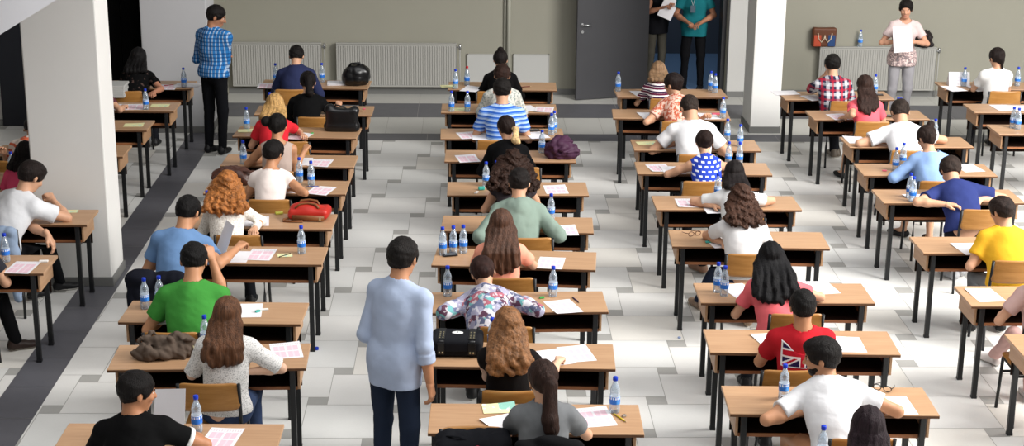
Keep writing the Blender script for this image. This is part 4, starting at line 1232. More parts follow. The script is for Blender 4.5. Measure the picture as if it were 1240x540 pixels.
# desk: (head pixel, heading, description)
PEOPLE = {
 '2a': ((359, 68), 0, dict(lean=24, hpitch=38, shirt=('#2a3050', 'long', .026), neckline='collar', hair=('short', '#0f0c0b'), lab='man in a navy hooded sweatshirt bent over the rearmost desk by the radiators')),
 '2b': ((373, 100), 0, dict(fem=True, s=.97, lean=20, hpitch=34, hyaw=4, shirt=('#0a0a0b', 'elbow', .02), neckline='wide', hair=('pony', '#120d0c', {'len': .10, 'z': .03, 'sx': .05, 'r': .04}), rw=H(410, 128), lab='student in a black top with dark ponytail, seen from behind')),
 '2c': ((333, 127), 0, dict(fem=True, lean=16, hpitch=30, shirt=('#d22a35', 'short', .018), hair=('loose', '#b08a55', {'len': .25, 'w': 1.05}), rw=H(366, 163), rp=(.9, -.4, -.3), lab='woman with shoulder-length blonde hair in a red T-shirt')),
 '2d': ((336, 153), 0, dict(fem=True, lean=12, hpitch=24, hyaw=-6, shirt=('#b3a096', 'none', .012), neckline='tank', hair=('bun', '#0d0a09', {'at': (-.10, -.06, .035), 'r': .052}), skin=SK2, le=H(300, 198, 0.8), lw=H(316, 194, 0.8), re=H(356, 199, 0.8), rw=H(368, 184, 0.88), lab='woman in a beige tank top with dark hair in a side bun')),
 '2e': ((331, 186), 0, dict(fem=True, lean=18, hpitch=22, hyaw=-24, shirt=('#e5d9d3', 'cap', .012), neckline='wide', hair=('short', '#100c0b', {'t': .018, 'top': 1}), rp=(1, -.3, -.3), skin=SK2, re=H(372, 236, 0.8), rw=H(352, 228, 0.8), lab='woman in a cream cap-sleeved top with short dark hair')),
 '2f': ((276, 224), 0, dict(fem=True, lean=16, hpitch=26, hyaw=-6, shirt=('lace', 'long', .016), hair=('loosecurl', '#9a5f2c', {'len': .5, 'w': 1.4, 'amp': .008, 'wl': .024, 'spread': 1.3}), rw=H(308, 277), rp=(.9, -.5, -.2), lab='woman with big curly ginger hair in a white lace blouse')),
 '2g': ((228, 257), 0, dict(lean=30, slean=8, hpitch=34, hyaw=-22, shirt=('#6484ad', 'short', .018), hair=('short', '#0c0a0a'), rp=(1, -.4, -.5), rh='hold', lw=(-.10, .42, .80), skin=SK2, pants=('trousers', '#20283a'), re=H(273, 331, 0.8), rw=H(281, 306, 0.88), lab='man in a pale blue T-shirt leaning over a held sheet')),
 '2h': ((235, 316), 0, dict(lean=24, hpitch=34, hyaw=0, shirt=('#3f8a3a', 'short', .018), hair=('short', '#0c0a0a'), rp=(.9, .5, -1.2), rpn=(.6, -.6, .2), lw=(-.20, .40, .80), skin=SK2, pants=('trousers', '#2a2c33'), re=H(275, 356, 0.8), rw=H(262, 331, 1.03), lab='man in a green T-shirt resting his head on his right hand')),
 '2i': ((276, 381), 0, dict(fem=True, lean=14, slean=2, hpitch=18, hyaw=-8, shirt=('speckle', 'elbow', .022), neckline='wide', hair=('loose', '#5b3a24', {'len': .78, 'w': .95, 'sx': -.03, 'sides': 0, 'wave': .008}), lw=(-.14, .34, .80), skin=SK3, pants=('trousers', '#33415e'), rw=H(300, 450, .80), rp=(1, -.3, -.6), lab='woman with long brown hair in a speckled white T-shirt')),
 '2j': ((166, 474), 0, dict(lean=22, slean=-3, hpitch=12, hyaw=-62, shirt=('#09090a', 'short', .018), trim='#e6e4e0', hair=('short', '#0f0b0a'), rh='hold', lw=(-.18, .40, .80), skin='#b07a58', rw=H(220, 520, .82), rp=(1, -.3, -.7), lab='man in a black T-shirt with white trim, face turned right')),
 '3a': ((606, 73), 0, dict(fem=True, lean=20, hpitch=34, shirt=('#0a090a', 'long', .02), neckline='collar', hair=('bun', '#140e0d', {'at': (0, -.055, .115), 'r': .040}), lab='black-clad woman with a topknot at the rearmost middle desk')),
 '3b': ((608, 92), 0, dict(fem=True, lean=24, hpitch=36, shirt=('pale print', 'elbow', .02), hair=('short', '#2a1a14', {'t': .018}), lab='student in a pale patterned top, head hidden by the striped polo man')),
 '3c': ((608, 110), 0, dict(lean=16, hpitch=24, shirt=('blue stripes', 'short', .018), neckline='collar', hair=('short', '#14100e'), rw=(.20, .42, .80), rp=(.4, -.5, -.7), lab='man with short dark hair in a blue and white striped polo')),
 '3d': ((613, 155), 0, dict(fem=True, lean=16, hpitch=26, hyaw=18, shirt=('#08080a', 'long', .022), hair=('pony', '#1d1310', {'len': .07, 'tipcol': '#c7a878', 'z': -.03, 'x': .035, 'sx': .11, 'r': .032}), lab='black-clad woman whose dark hair ends in a blonde ponytail')),
 '3e': ((621, 197), 0, dict(fem=True, lean=16, hpitch=26, shirt=('#3a3438', 'cap', .014), neckline='wide', hair=('loosecurl', '#2a1a13', {'len': .95, 'w': 1.7, 'spread': 1.2, 'amp': .012, 'wl': .032}), lab='woman with very long curly dark brown hair')),
 '3f': ((629, 222), 0, dict(lean=20, hpitch=26, hyaw=-8, shirt=('#7f9085', 'long', .03, .006), neckline='collar', hair=('short', '#15100e'), s=1.03, lp=(-1, -.5, -.4), rp=(1, -.5, -.4), le=H(583, 285, 0.8), lw=H(602, 274, 0.8), re=H(676, 285, 0.8), rw=H(660, 274, 0.8), lab='man with short dark hair in a loose grey-green shirt')),
 '3g': ((607, 272), 0, dict(fem=True, lean=14, hpitch=22, hyaw=0, shirt=('peach band', 'short', .018), neckline='wide', hair=('loose', '#4a2f20', {'len': .95, 'w': 1.05, 'spread': 1.3}), rw=(.15, .40, .80), rp=(1, -.6, -.5), lab='woman with long straight brown hair in a peach top')),
 '3h': ((585, 331), 0, dict(fem=True, lean=40, slean=-6, hpitch=52, hyaw=10, hroll=-8, shirt=('blouse print', 'long', .030, .006), neckline='wide', hair=('lowbun', '#2c1a16', {'at': (0, -.09, -.03), 'r': .05}), lp=(-1, -.3, -.2), rp=(1, -.3, -.2), le=H(541, 377, 0.8), lw=H(560, 368, 0.8), re=H(656, 377, 0.8), rw=H(640, 368, 0.8), lab='woman in a multicoloured print blouse bowed low over her desk')),
 '3i': ((615, 394), 0, dict(fem=True, lean=20, hpitch=24, shirt=('#14100f', 'cap', .014), hair=('loosecurl', '#7a5230', {'len': .62, 'w': 1.05, 'amp': .004, 'wl': .03, 'wave': .022}), rw=H(676, 438), rp=(1, -.5, -.4), skin=SK3, le=H(590, 452, 0.8), lw=H(605, 437, 0.8), lab='woman with long wavy caramel hair in a black top')),
 '3j': ((657, 460), 0, dict(fem=True, lean=18, hpitch=14, hyaw=14, shirt=('#6f7173', 'short', .018), hair=('pony', '#2a1a14', {'len': .26, 'z': .01, 'sx': .05, 'r': .046}), rp=(1, -.3, -.6), lw=(-.14, .42, .80), re=H(708, 524, 0.8), rw=H(690, 505, 0.8), lab='woman in a grey T-shirt with a thick dark ponytail')),
 '4a': ((797, 86), 0, dict(fem=True, s=.92, lean=20, hpitch=26, shirt=('maroon stripes', 'short', .016), hair=('bob', '#7a5f45', {'len': .2}), lab='student with a light brown bob in a maroon and white striped top')),
 '4b': ((815, 102), 0, dict(fem=True, lean=20, slean=-4, hpitch=16, hyaw=52, shirt=('orange print', 'short', .018), hair=('lowbun', '#1d1412', {'at': (0, -.095, .03), 'r': .05}), lp=(-1, -.4, -.5), rw=H(852, 142), le=H(790, 141, 0.8), lw=H(808, 137, 0.8), lab='woman in an orange patterned top, face turned left')),
 '4c': ((835, 131), 0, dict(lean=38, hpitch=46, hyaw=12, shirt=('#dcdcde', 'short', .022), hair=('short', '#2b221d', {'t': .008}), lp=(-1, -.3, -.2), rp=(1, -.3, -.2), s=1.02, le=H(797, 176, 0.8), lw=H(822, 172, 0.8), re=H(875, 178, 0.8), rw=H(850, 172, 0.8), lab='crew-cut man in a white T-shirt bent over the desk by the right pillar')),
 '4d': ((853, 173), 0, dict(fem=True, lean=22, hpitch=34, shirt=('blue dashes', 'none', .014), hair=('bun', '#241814', {'at': (.01, -.10, .0), 'r': .048}), lp=(-1, -.4, -.3), rp=(1, -.4, -.3), le=H(819, 207, 0.8), lw=H(838, 204, 0.8), re=H(885, 203, 0.8), rw=H(868, 203, 0.8), lab='woman in a sleeveless royal blue top with white dashes')),
 '4e': ((889, 211), 0, dict(fem=True, lean=24, hpitch=34, shirt=('#dcdcdc', 'short', .016), hair=('loose', '#171212', {'len': .3, 'w': .85, 'front': 1}), lp=(-1, -.3, -.3), rp=(1, -.3, -.3), le=H(840, 244, 0.8), lw=H(868, 250, 0.8), re=H(939, 243, 0.8), rw=H(915, 247, 0.8), lfoot=(849, 330, 30), shoes=('#8b6a55', '#c9b7a5'), lab='woman with long straight dark hair in a white T-shirt')),
 '4f': ((897, 241), 0, dict(fem=True, lean=20, hpitch=26, shirt=('#d9d8d8', 'short', .02), hair=('loosecurl', '#3c271d', {'len': .5, 'w': 1.2, 'sx': .05, 'amp': .010, 'wl': .028, 'spread': 1.5}), lp=(-1, -.3, -.5), pants=('trousers', '#232c42'), le=H(855, 285, 0.8), lw=H(872, 292, 0.8), lfoot=(847, 374, 20), shoes=('#8f7864', '#c4b19d'), lab='woman with curly brown hair in a white T-shirt')),
 '4g': ((933, 312), 0, dict(fem=True, lean=18, slean=-2, hpitch=26, shirt=('#dc666c', 'short', .02), hair=('loose', '#09080a', {'len': 1.15, 'w': 1.2, 'spread': 1.6, 'front': 1, 'wave': .004}), rp=(1, -.3, -.5), re=H(995, 360, 0.8), rw=H(968, 352, 0.8), lab='woman with very long black hair in a pink top')),
 '4h': ((972, 372), 0, dict(lean=10, hpitch=16, shirt=('#b3202a', 'short', .018), hair=('short', '#0f0d0c', {'t': .011}), skin=SK2, lab='man in a red T-shirt with a red, white and blue flag on the back')),
 '4i': ((995, 433), 0, dict(lean=24, slean=-7, hpitch=10, hyaw=72, shirt=('#e2e2e4', 'short', .024), hair=('short', '#120e0d', {'t': .016, 'top': 1}), beard='#1a1310', lp=(-1, -.3, -.4), rw=(.24, .38, .80), rp=(1, -.4, -.6), legs=((-.22, .42, -.24, .42), (.14, .43, .14, .40)), pants=('shorts', '#a9a595'), s=1.04, skin='#bb8866', le=H(943, 499, 0.8), lw=H(975, 497, 0.8), lab='bearded man in a white T-shirt, face turned left')),
 '4j': ((1051, 518), 0, dict(fem=True, lean=20, hpitch=24, hyaw=-6, shirt=('#43383c', 'short', .018), hair=('loose', '#21151a', {'len': .3, 'w': .9}), lab='dark-haired woman whose head shows at the bottom edge')),
 '5a': ((1008, 79), 0, dict(lean=20, hpitch=22, shirt=('red plaid', 'elbow', .02), neckline='collar', hair=('short', '#15110f', {'t': .017}), lp=(-.7, .5, -1.2), lpn=(-.5, -.6, .2), le=H(978, 110, .80), lw=H(1003, 87, 1.06), lfoot=(1012, 190, 25), shoes=('#6b6258', '#d9d5cd'), lab='man in a red and navy plaid shirt propping his head on his left hand')),
 '5b': ((1047, 104), 0, dict(fem=True, lean=10, hpitch=20, hyaw=8, shirt=('#ee6470', 'short', .018), hair=('loose', '#2f201b', {'len': .95, 'w': .8, 'sides': 0}), lw=H(1022, 142), lp=(-.6, -.8, -.6), lfoot=(1021, 216, 20), pants=('shorts', '#15151a'), shoes=('#17171a', '#26262a'), lab='woman with long dark hair in a coral T-shirt')),
 '5c': ((1090, 136), 0, dict(lean=34, hpitch=46, shirt=('#e3e3e6', 'short', .026), hair=('short', '#2a211c'), lp=(-1, -.2, -.3), rw=(.2, .40, .8), rp=(1, -.2, -.3), s=1.04, le=H(1043, 173, 0.8), lw=H(1068, 171, 0.8), lab='short-haired man in a white T-shirt bowed over his desk')),
 '5d': ((1122, 167), 0, dict(fem=True, lean=20, hpitch=28, hyaw=24, shirt=('#86a3cf', 'long', .024), neckline='wide', hair=('bun', '#231814', {'at': (.03, -.075, .118), 'r': .040}), lp=(-1, -.4, -.3), pants=('skirt', '#111113'), shoes=('#17171a', '#26262a'), le=H(1090, 209, 0.8), lw=H(1108, 206, 0.8), lfoot=(1093, 287, 40), lab='woman in a light blue blouse with dark hair in a bun')),
 '5e': ((1151, 207), 0, dict(lean=38, slean=-6, hpitch=52, shirt=('#2b3568', 'short', .022), hair=('short', '#2b211c', {'t': .020, 'top': 1}), lp=(-1, -.2, -.3), rp=(1, -.3, -.5), pants=('trousers', '#15161b'), le=H(1112, 244, 0.8), lw=H(1140, 247, 0.8), re=H(1207, 238, 0.8), rw=H(1180, 242, 0.8), lfoot=(1153, 338, 25), shoes=('#a5a6a8', '#c9c9c9'), lab='man in a navy T-shirt slumped over crossed arms')),
 '5f': ((1213, 256), 0, dict(s=.94, lean=20, hpitch=22, hyaw=30, shirt=('#e2ad2e', 'short', .022), hair=('short', '#241a16', {'t': .018, 'top': 1}), lp=(-1, -.5, -.5), pants=('trousers', '#77797c'), le=H(1184, 305, 0.8), lw=H(1200, 299, 0.8), lab='boy in a bright yellow T-shirt')),
 '5g': ((1264, 322), 0, dict(fem=True, lean=16, hpitch=24, hyaw=10, shirt=('#c8a8a2', 'short', .018), hair=('loose', '#3f2a20', {'len': .6, 'w': 1.1, 'front': 1, 'fl': 1.6}), lw=H(1221, 372), lp=(-.7, -.6, -.5), pants=('trousers', '#cfa9a3'), shoes=('#d9d2cf', '#e4e0dc'), legs=((-.26, .40, -.52, .22), (.1, .43, .1, .36)), lfoot=(1203, 441, 25), lab='student at the right edge with brown hair hanging over her forearm')),
 '6a': ((1207, 70), 0, dict(fem=True, lean=10, hpitch=18, hyaw=14, shirt=('#e6e5e3', 'short', .020), hair=('lowbun', '#1c1412', {'at': (.01, -.095, .045), 'r': .045, 'tail': 1}), lab='woman in a white T-shirt with tied dark hair near the back wall')),
 '1a': ((168, 70), 0, dict(lean=12, hpitch=24, hyaw=-12, shirt=('dark print', 'short', .02), hair=('loose', '#0a0809', {'len': .4}), rw=H(186, 112), rp=(1, -.5, -.8), skin='#b07a60', fem=True, lab='dark figure in a black printed T-shirt sitting in front of the black door')),
 '1b': ((112, 92), 0, dict(fem=True, lean=18, hpitch=26, shirt=('#5a3038', 'short', .016), hair=('loose', '#1b1311', {'len': .4}), rw=H(150, 129), rp=(.8, -.5, -.5), lab='student behind the white pillar, forearm reaching onto the desk')),
 '0b': ((38, 214), -34, dict(lean=34, slean=4, hpitch=34, hyaw=-10, shirt=('#dcdde0', 'short', .026), hair=('short', '#1b1311', {'t': .017, 'top': 1}), rp=(1, -.3, -.5), lw=H(58, 285, .70), lp=(-.6, .2, -.6), lhd=(0.1, .3, -1), legs=((-.08, .40, -.06, .36), (.16, .44, .20, .52, -8)), pants=('trousers', '#101114'), shoes=('#141416', '#e6e4e0'), re=H(78, 263, 0.8), rw=H(70, 250, 0.86), rfoot=(74, 352, -30), lab='man in a loose white shirt writing beside the white pillar')),
 '0c': ((31, 186), 0, dict(fem=True, s=.95, lean=16, hpitch=30, shirt=('#dd4f72', 'short', .018), hair=('loose', '#120c0c', {'len': .35, 'sx': .03}), lab='student in a pink top behind the man in white')),
 '1d': ((40, 156), 0, dict(fem=True, s=.95, lean=30, slean=8, hpitch=46, shirt=('orange stripes', 'short', .018), hair=('short', '#15100f', {'t': .016}), lw=H(5, 186), lab='woman in an orange and white striped top, farthest at the left edge')),
 '0a': ((-42, 268), 0, dict(lean=16, hpitch=24, shirt=('#2a2a30', 'short', .018), hair=('short', '#17110e'), legs=((-.05, .42, .0, .42), (.30, .36, .36, .20, -55)), pants=('trousers', '#0d0d0f'), shoes=('#2e211c', '#8d867c'), rfoot=(20, 424, -60), lab='student in black trousers and brown shoes at the left edge, mostly cut off')),
}
# ------------------------------------------------------------------ build the people
def res_for(y): return float(min(.0115, max(.0072, .0078*y/9.6)))

def flag_patch(p, J, root):
    """the flag printed on the back of the red T-shirt: a sheet of small faces laid on the cloth"""
    C = J.C; W, Hh = .27, .19; nx, nz = 90, 60
    c = J.Ch + J.R1[:, 2]*.035 - J.R1[:, 0]*.012; rt, up, fw = J.R1[:, 0], J.R1[:, 2], J.R1[:, 1]
    vs = []; okv = []
    for j in range(nz+1):
        for i in range(nx+1):
            u, v = (i/nx-.5)*W, (j/nz-.5)*Hh
            o = c + rt*u + up*v - fw*.30; t = 0
            for _ in range(70):
                d = C.sample(o + fw*t)
                if d < .0006: break
                t += max(d*.8, .0008)
            okv.append(t < .36); vs.append(o + fw*(t-.0032))
    q = []; mi = []
    for j in range(nz):
        for i in range(nx):
            b = j*(nx+1)+i
            if not all(okv[e] for e in (b, b+1, b+nx+2, b+nx+1)): continue
            q.append((b, b+1, b+nx+2, b+nx+1))
            x, y = ((i+.5)/nx-.5)*60, ((j+.5)/nz-.5)*30*1.0
            m = 0 if True else 0
            ax, ay = abs(x), abs(y)
            def dist(sg): return abs(x*sg*30-y*60)/math.hypot(30, 60)
            dd = min(dist(1), dist(-1)); m = 0
            if dd < 3: m = 1
            if dd < 1.2: m = 2
            if ax < 5 or ay < 5: m = 1
            if ax < 3 or ay < 3: m = 2
            if ax > 28.2 or ay > 13.8: m = 1
            mi.append(m)
    link('flag_print', mesh_np('flag_print', vs, np.array(q), [cloth('#2a1f4a'), cloth('#e4e0e2'), cloth('#b81f30')], mi), root)['label'] = 'red white and blue crossed flag print'

def beard(p, J, root):
    R, Hc = J.RH, J.Hc; hp = lambda x, y, z: Hc + R @ (V3(x, y, z)*J.s*1.05); F = Field(.0055)
    F.ell(hp(0, .026, -.030), V3(.063, .068, .080)*J.s*1.05, R, 0); F.ell(hp(0, .048, -.088), V3(.036, .0385, .0285)*J.s*1.05, R, .03)
    F.disp(curls(.0015, 3, .014))
    F.ell(hp(0, .12, -.022), V3(.052, .07, .052)*J.s, R, 0, 's'); F.plane(hp(0, .02, -.034), R @ V3(0, .35, 1)); F.plane(hp(0, .014, 0), R @ V3(0, -1, 0)); F.ell(hp(0, .098, -.061), V3(.022, .02, .009), R, 0, 's')
    v, q = F.run(); link('beard', mesh_np('beard', v, q, [hair_mat(p['beard'])]), root)

ROOTS = {}
def seat_people():
    for i, (k, (hd, face, p)) in enumerate(PEOPLE.items()):
        p = dict(p); p['seed'] = i+11
        ex = []
        if k == '4h': ex.append(flag_patch)
        if 'beard' in p: ex.append(beard)
        p['extras'] = ex
        p = p if p.get('nofit') else fit_pose(p, hd, DP[k][1]); p.setdefault('s', 1.0); x, y, J = place(p, hd, face)
        d = DP[k]; HIP[k] = (x, y)
        print('PERSON %s hip to desk edge %.2f  dx %.2f lean %d s %.2f' % (k, d[1]-y, x-d[0], p['lean'], p['s']))
        root, J = build_person(p, (x, y), face, 'person', res_for(y))
        tag(root, 'seated ' + p['lab'], 'person', 'exam candidates')
        ROOTS[k] = (root, J)

def standing():
    L = [
     ((488, 312), -32, dict(stand=True, s=1.02, lean=6, neck=20, hpitch=14, hyaw=6, shirt=('#a6b3cb', 'rolled', .016, .003), neckline='collar', hair=('short', '#14100e', {'t': .015}), skin='#b98462', pants=('trousers', '#1f2839'),
        lw=(-.20, .22, 1.00), lp=(-.1, -1, .1), rw=(.255, .03, .82), rp=(.3, -1, .3), rh='relax', rpn=(.9, .2, .1), lpn=(0, 0, 1), stance=.12, step=(.02, -.02), shoes=('#3a2c22', '#8d8378')), 'standing man in a pale blue shirt and dark jeans in the aisle, back turned'),
     ((262, 20), -30, dict(stand=True, hem=.05, s=1.035, lean=0, neck=12, hpitch=20, hyaw=-56, shirt=('blue check', 'rolled', .026, .005), neckline='collar', hair=('short', '#120e0d', {'t': .013}), skin='#a9775a', pants=('trousers', '#0d0e12'),
        lw=(-.03, .15, 1.17), rw=(-.09, .16, 1.14), lp=(-.6, -.3, -1), rp=(.6, -.3, -1), rh='relax', stance=.10, shoes=('#101013', '#1c1c1f')), 'standing man in a blue checked shirt with folded arms by the back pillar'),
     ((1097, 11), 176, dict(stand=True, hem=.12, fem=True, s=.965, lean=0, neck=6, hpitch=10, hyaw=-12, shirt=('floral hem', 'short', .018), neckline='wide', hair=('short', '#15100e', {'t': .012, 'top': 1}), skin='#c08f74', pants=('trousers', '#98969a'),
        lw=(-.10, .22, 1.16), rw=(.11, .22, 1.16), lp=(-1, -.3, -.6), rp=(1, -.3, -.6), lh='hold', rh='hold', lpn=(-.9, .2, .3), rpn=(.9, .2, .3), stance=.10, shoes=('#5a5552', '#3a3836')), 'standing woman facing the room in pink top and grey trousers holding papers'),
    ]
    for i, (hd, face, p, lab) in enumerate(L):
        p['seed'] = 80+i; p['extras'] = [beard] if 'beard' in p else []
        x, y, J = place(p, hd, face); print('STAND', x, y)
        root, J = build_person(p, (x, y), face, 'person', res_for(y)); tag(root, lab, 'person'); ROOTS['s%d' % i] = (root, J)
    # two people in the doorway, heads above the frame
    for i, (px, Y, face, p, lab) in enumerate([
      (793, 23.0, -150, dict(stand=True, fem=True, s=.99, lean=2, hpitch=16, hyaw=-20, shirt=('#131317', 'cap', .016), hair=('loose', '#1a1210', {'len': .3}), skin='#a8755a', pants=('trousers', '#4a473f'), lw=(-.05, .30, 1.22), rw=(.12, .28, 1.20), rh='hold', lh='hold', shoes=('#5a4035', '#2a2523')), 'person in a black top and olive trousers standing in the doorway with a sheet'),
      (838, 22.75, 172, dict(stand=True, s=1.0, lean=0, hpitch=10, hyaw=20, shirt=('#1a6a72', 'short', .018), hair=('short', '#120e0d'), skin='#a8755a', pants=('trousers', '#0d0d10'), lw=(-.10, .20, 1.02), rw=(.10, .20, 1.02), stance=.12, shoes=('#121214', '#1a1a1c')), 'person in a teal shirt and black trousers standing in the doorway')]):
        p['seed'] = 90+i; c = at_depth(px, 90, Y)
        root, J = build_person(p, (c[0], Y), face, 'person', .0105); tag(root, lab, 'person'); ROOTS['d%d' % i] = (root, J)

# ------------------------------------------------------------------ things on the desks
def bottles():
    G = 'small water bottles on the desks'
    L = [  # pixel of the base, height of the surface, what it stands on
     (744, 499, '3j', 'beside the pencil'), (669.5, 358.5, '3h', 'right of the bowed woman'), (542, 358, '3h', 'at far left'), (596, 424, '3i', 'half hidden'),
     (536, 308.5, '3g', 'leftmost of three'), (549, 307, '3g', 'middle one of three'), (561, 306, '3g', 'rightmost of three'), (667, 266, '3f', 'at the right'), (588.5, 225.5, '3e', 'left of her curls'), (601, 224, '3e', 'touching her curls'),
     (656, 185, '3d', 'beside the purple bag'), (667.5, 163.5, '3c', 'nearer of two'), (671, 160.5, '3c', 'farther of two'), (546.7, 135.5, '3b', 'left of two'), (566, 135.5, '3b', 'right of two'),
     (551.5, 107.8, '3a', 'on the yellow flyer'), (565.5, 103.5, '3a', 'red-capped'), (239, 523, '2j', 'standing alone'), (249, 421, '2i', 'behind long brown hair'), (176, 373.5, '2h', 'at the left'), (194, 371, '2h', 'behind his shoulder'),
     (365.4, 307, '2g', 'at the right end'), (364.5, 216.5, '2e', 'left of two'), (377, 224.5, '2e', 'right of two'), (252, 262.5, '2f', 'left of ginger curls'), (295, 198.5, '2d', 'at the left end'),
     (299, 156, '2c', 'on the yellow flyer'), (327, 137, '2b', 'behind blonde hair'), (334, 100, '2a', 'left of the hoodie'), (390, 99.5, '2a', 'right of the hoodie'),
     (747.7, 110.5, '4a', 'at the left end'), (860.3, 109.5, '4a', 'left of right-end pair'), (865.6, 112.5, '4a', 'right of right-end pair'), (875, 143, '4b', 'at the right end'), (880, 170.5, '4c', 'left of two'), (895.7, 177.5, '4c', 'right of two'),
     (881.7, 199.5, '4d', 'left of two'), (895, 200, '4d', 'right of two'), (868.7, 240.5, '4e', 'beside straight dark hair'), (868.6, 353.5, '4g', 'left of two'), (876.7, 358, '4g', 'right of two'), (948.5, 483, '4i', 'near his elbow'), (994.5, 561, '4j', 'at the bottom edge'),
     (1059, 113.5, '5a', 'right of the plaid shirt'), (1086, 143.5, '5b', 'left of two'), (1092, 146, '5b', 'right of two'), (1131, 170.5, '5c', 'behind the hair bun'), (1084, 207, '5d', 'left of two'), (1092.7, 201, '5d', 'right of two'),
     (1101, 239.5, '5e', 'farther of two'), (1104.5, 244, '5e', 'nearer of two'), (1167, 104.5, '6a', 'beside the folded card'), (1231.5, 104, '6a', 'right of her shoulder'), (1226, 155, '6c', 'left of two'), (1232, 156.5, '6c', 'right of two'),
     (223, 105.5, '1a', 'on the white sheets'), (177, 132.5, '1b', 'beside the printed sheet'), (7.5, 317, '0a', 'beside the printed sheet'), (15, 213, '0c', 'at the pink top')]
    pb = pr_ = None
    for (x, y, k, how) in L:
        red = 'red' in how
        if red: o = make_bottle(CAPR)
        else:
            o = make_bottle() if pb is None else copy_tree(pb)
            if pb is None: pb = o
        c = at(x, y, DH); cx, cy, a = DP[k]
        u = (c[0]-cx)*math.cos(a) + (c[1]-cy)*math.sin(a); v = -(c[0]-cx)*math.sin(a) + (c[1]-cy)*math.cos(a)
        u = min(max(u, -DW/2+.04), DW/2-.04); v = min(max(v, .04), DD-.045)
        o.location = (cx + u*math.cos(a) - v*math.sin(a), cy + u*math.sin(a) + v*math.cos(a), DH+.0005); o.rotation_euler = (0, 0, random.uniform(0, 6))
        w = OWN[k]; w = ('desk of ' + w) if w else 'desk at right edge'
        tag(o, ('red-capped water bottle, ' if red else 'water bottle ' + how + ', ') + w, 'bottle', G)
    c = at(1046, 60, .725)
    o = copy_tree(pb); o.location = (c[0], BWY-.075, .7235); tag(o, 'blue-capped water bottle standing on the radiator behind the standing woman', 'bottle', G)

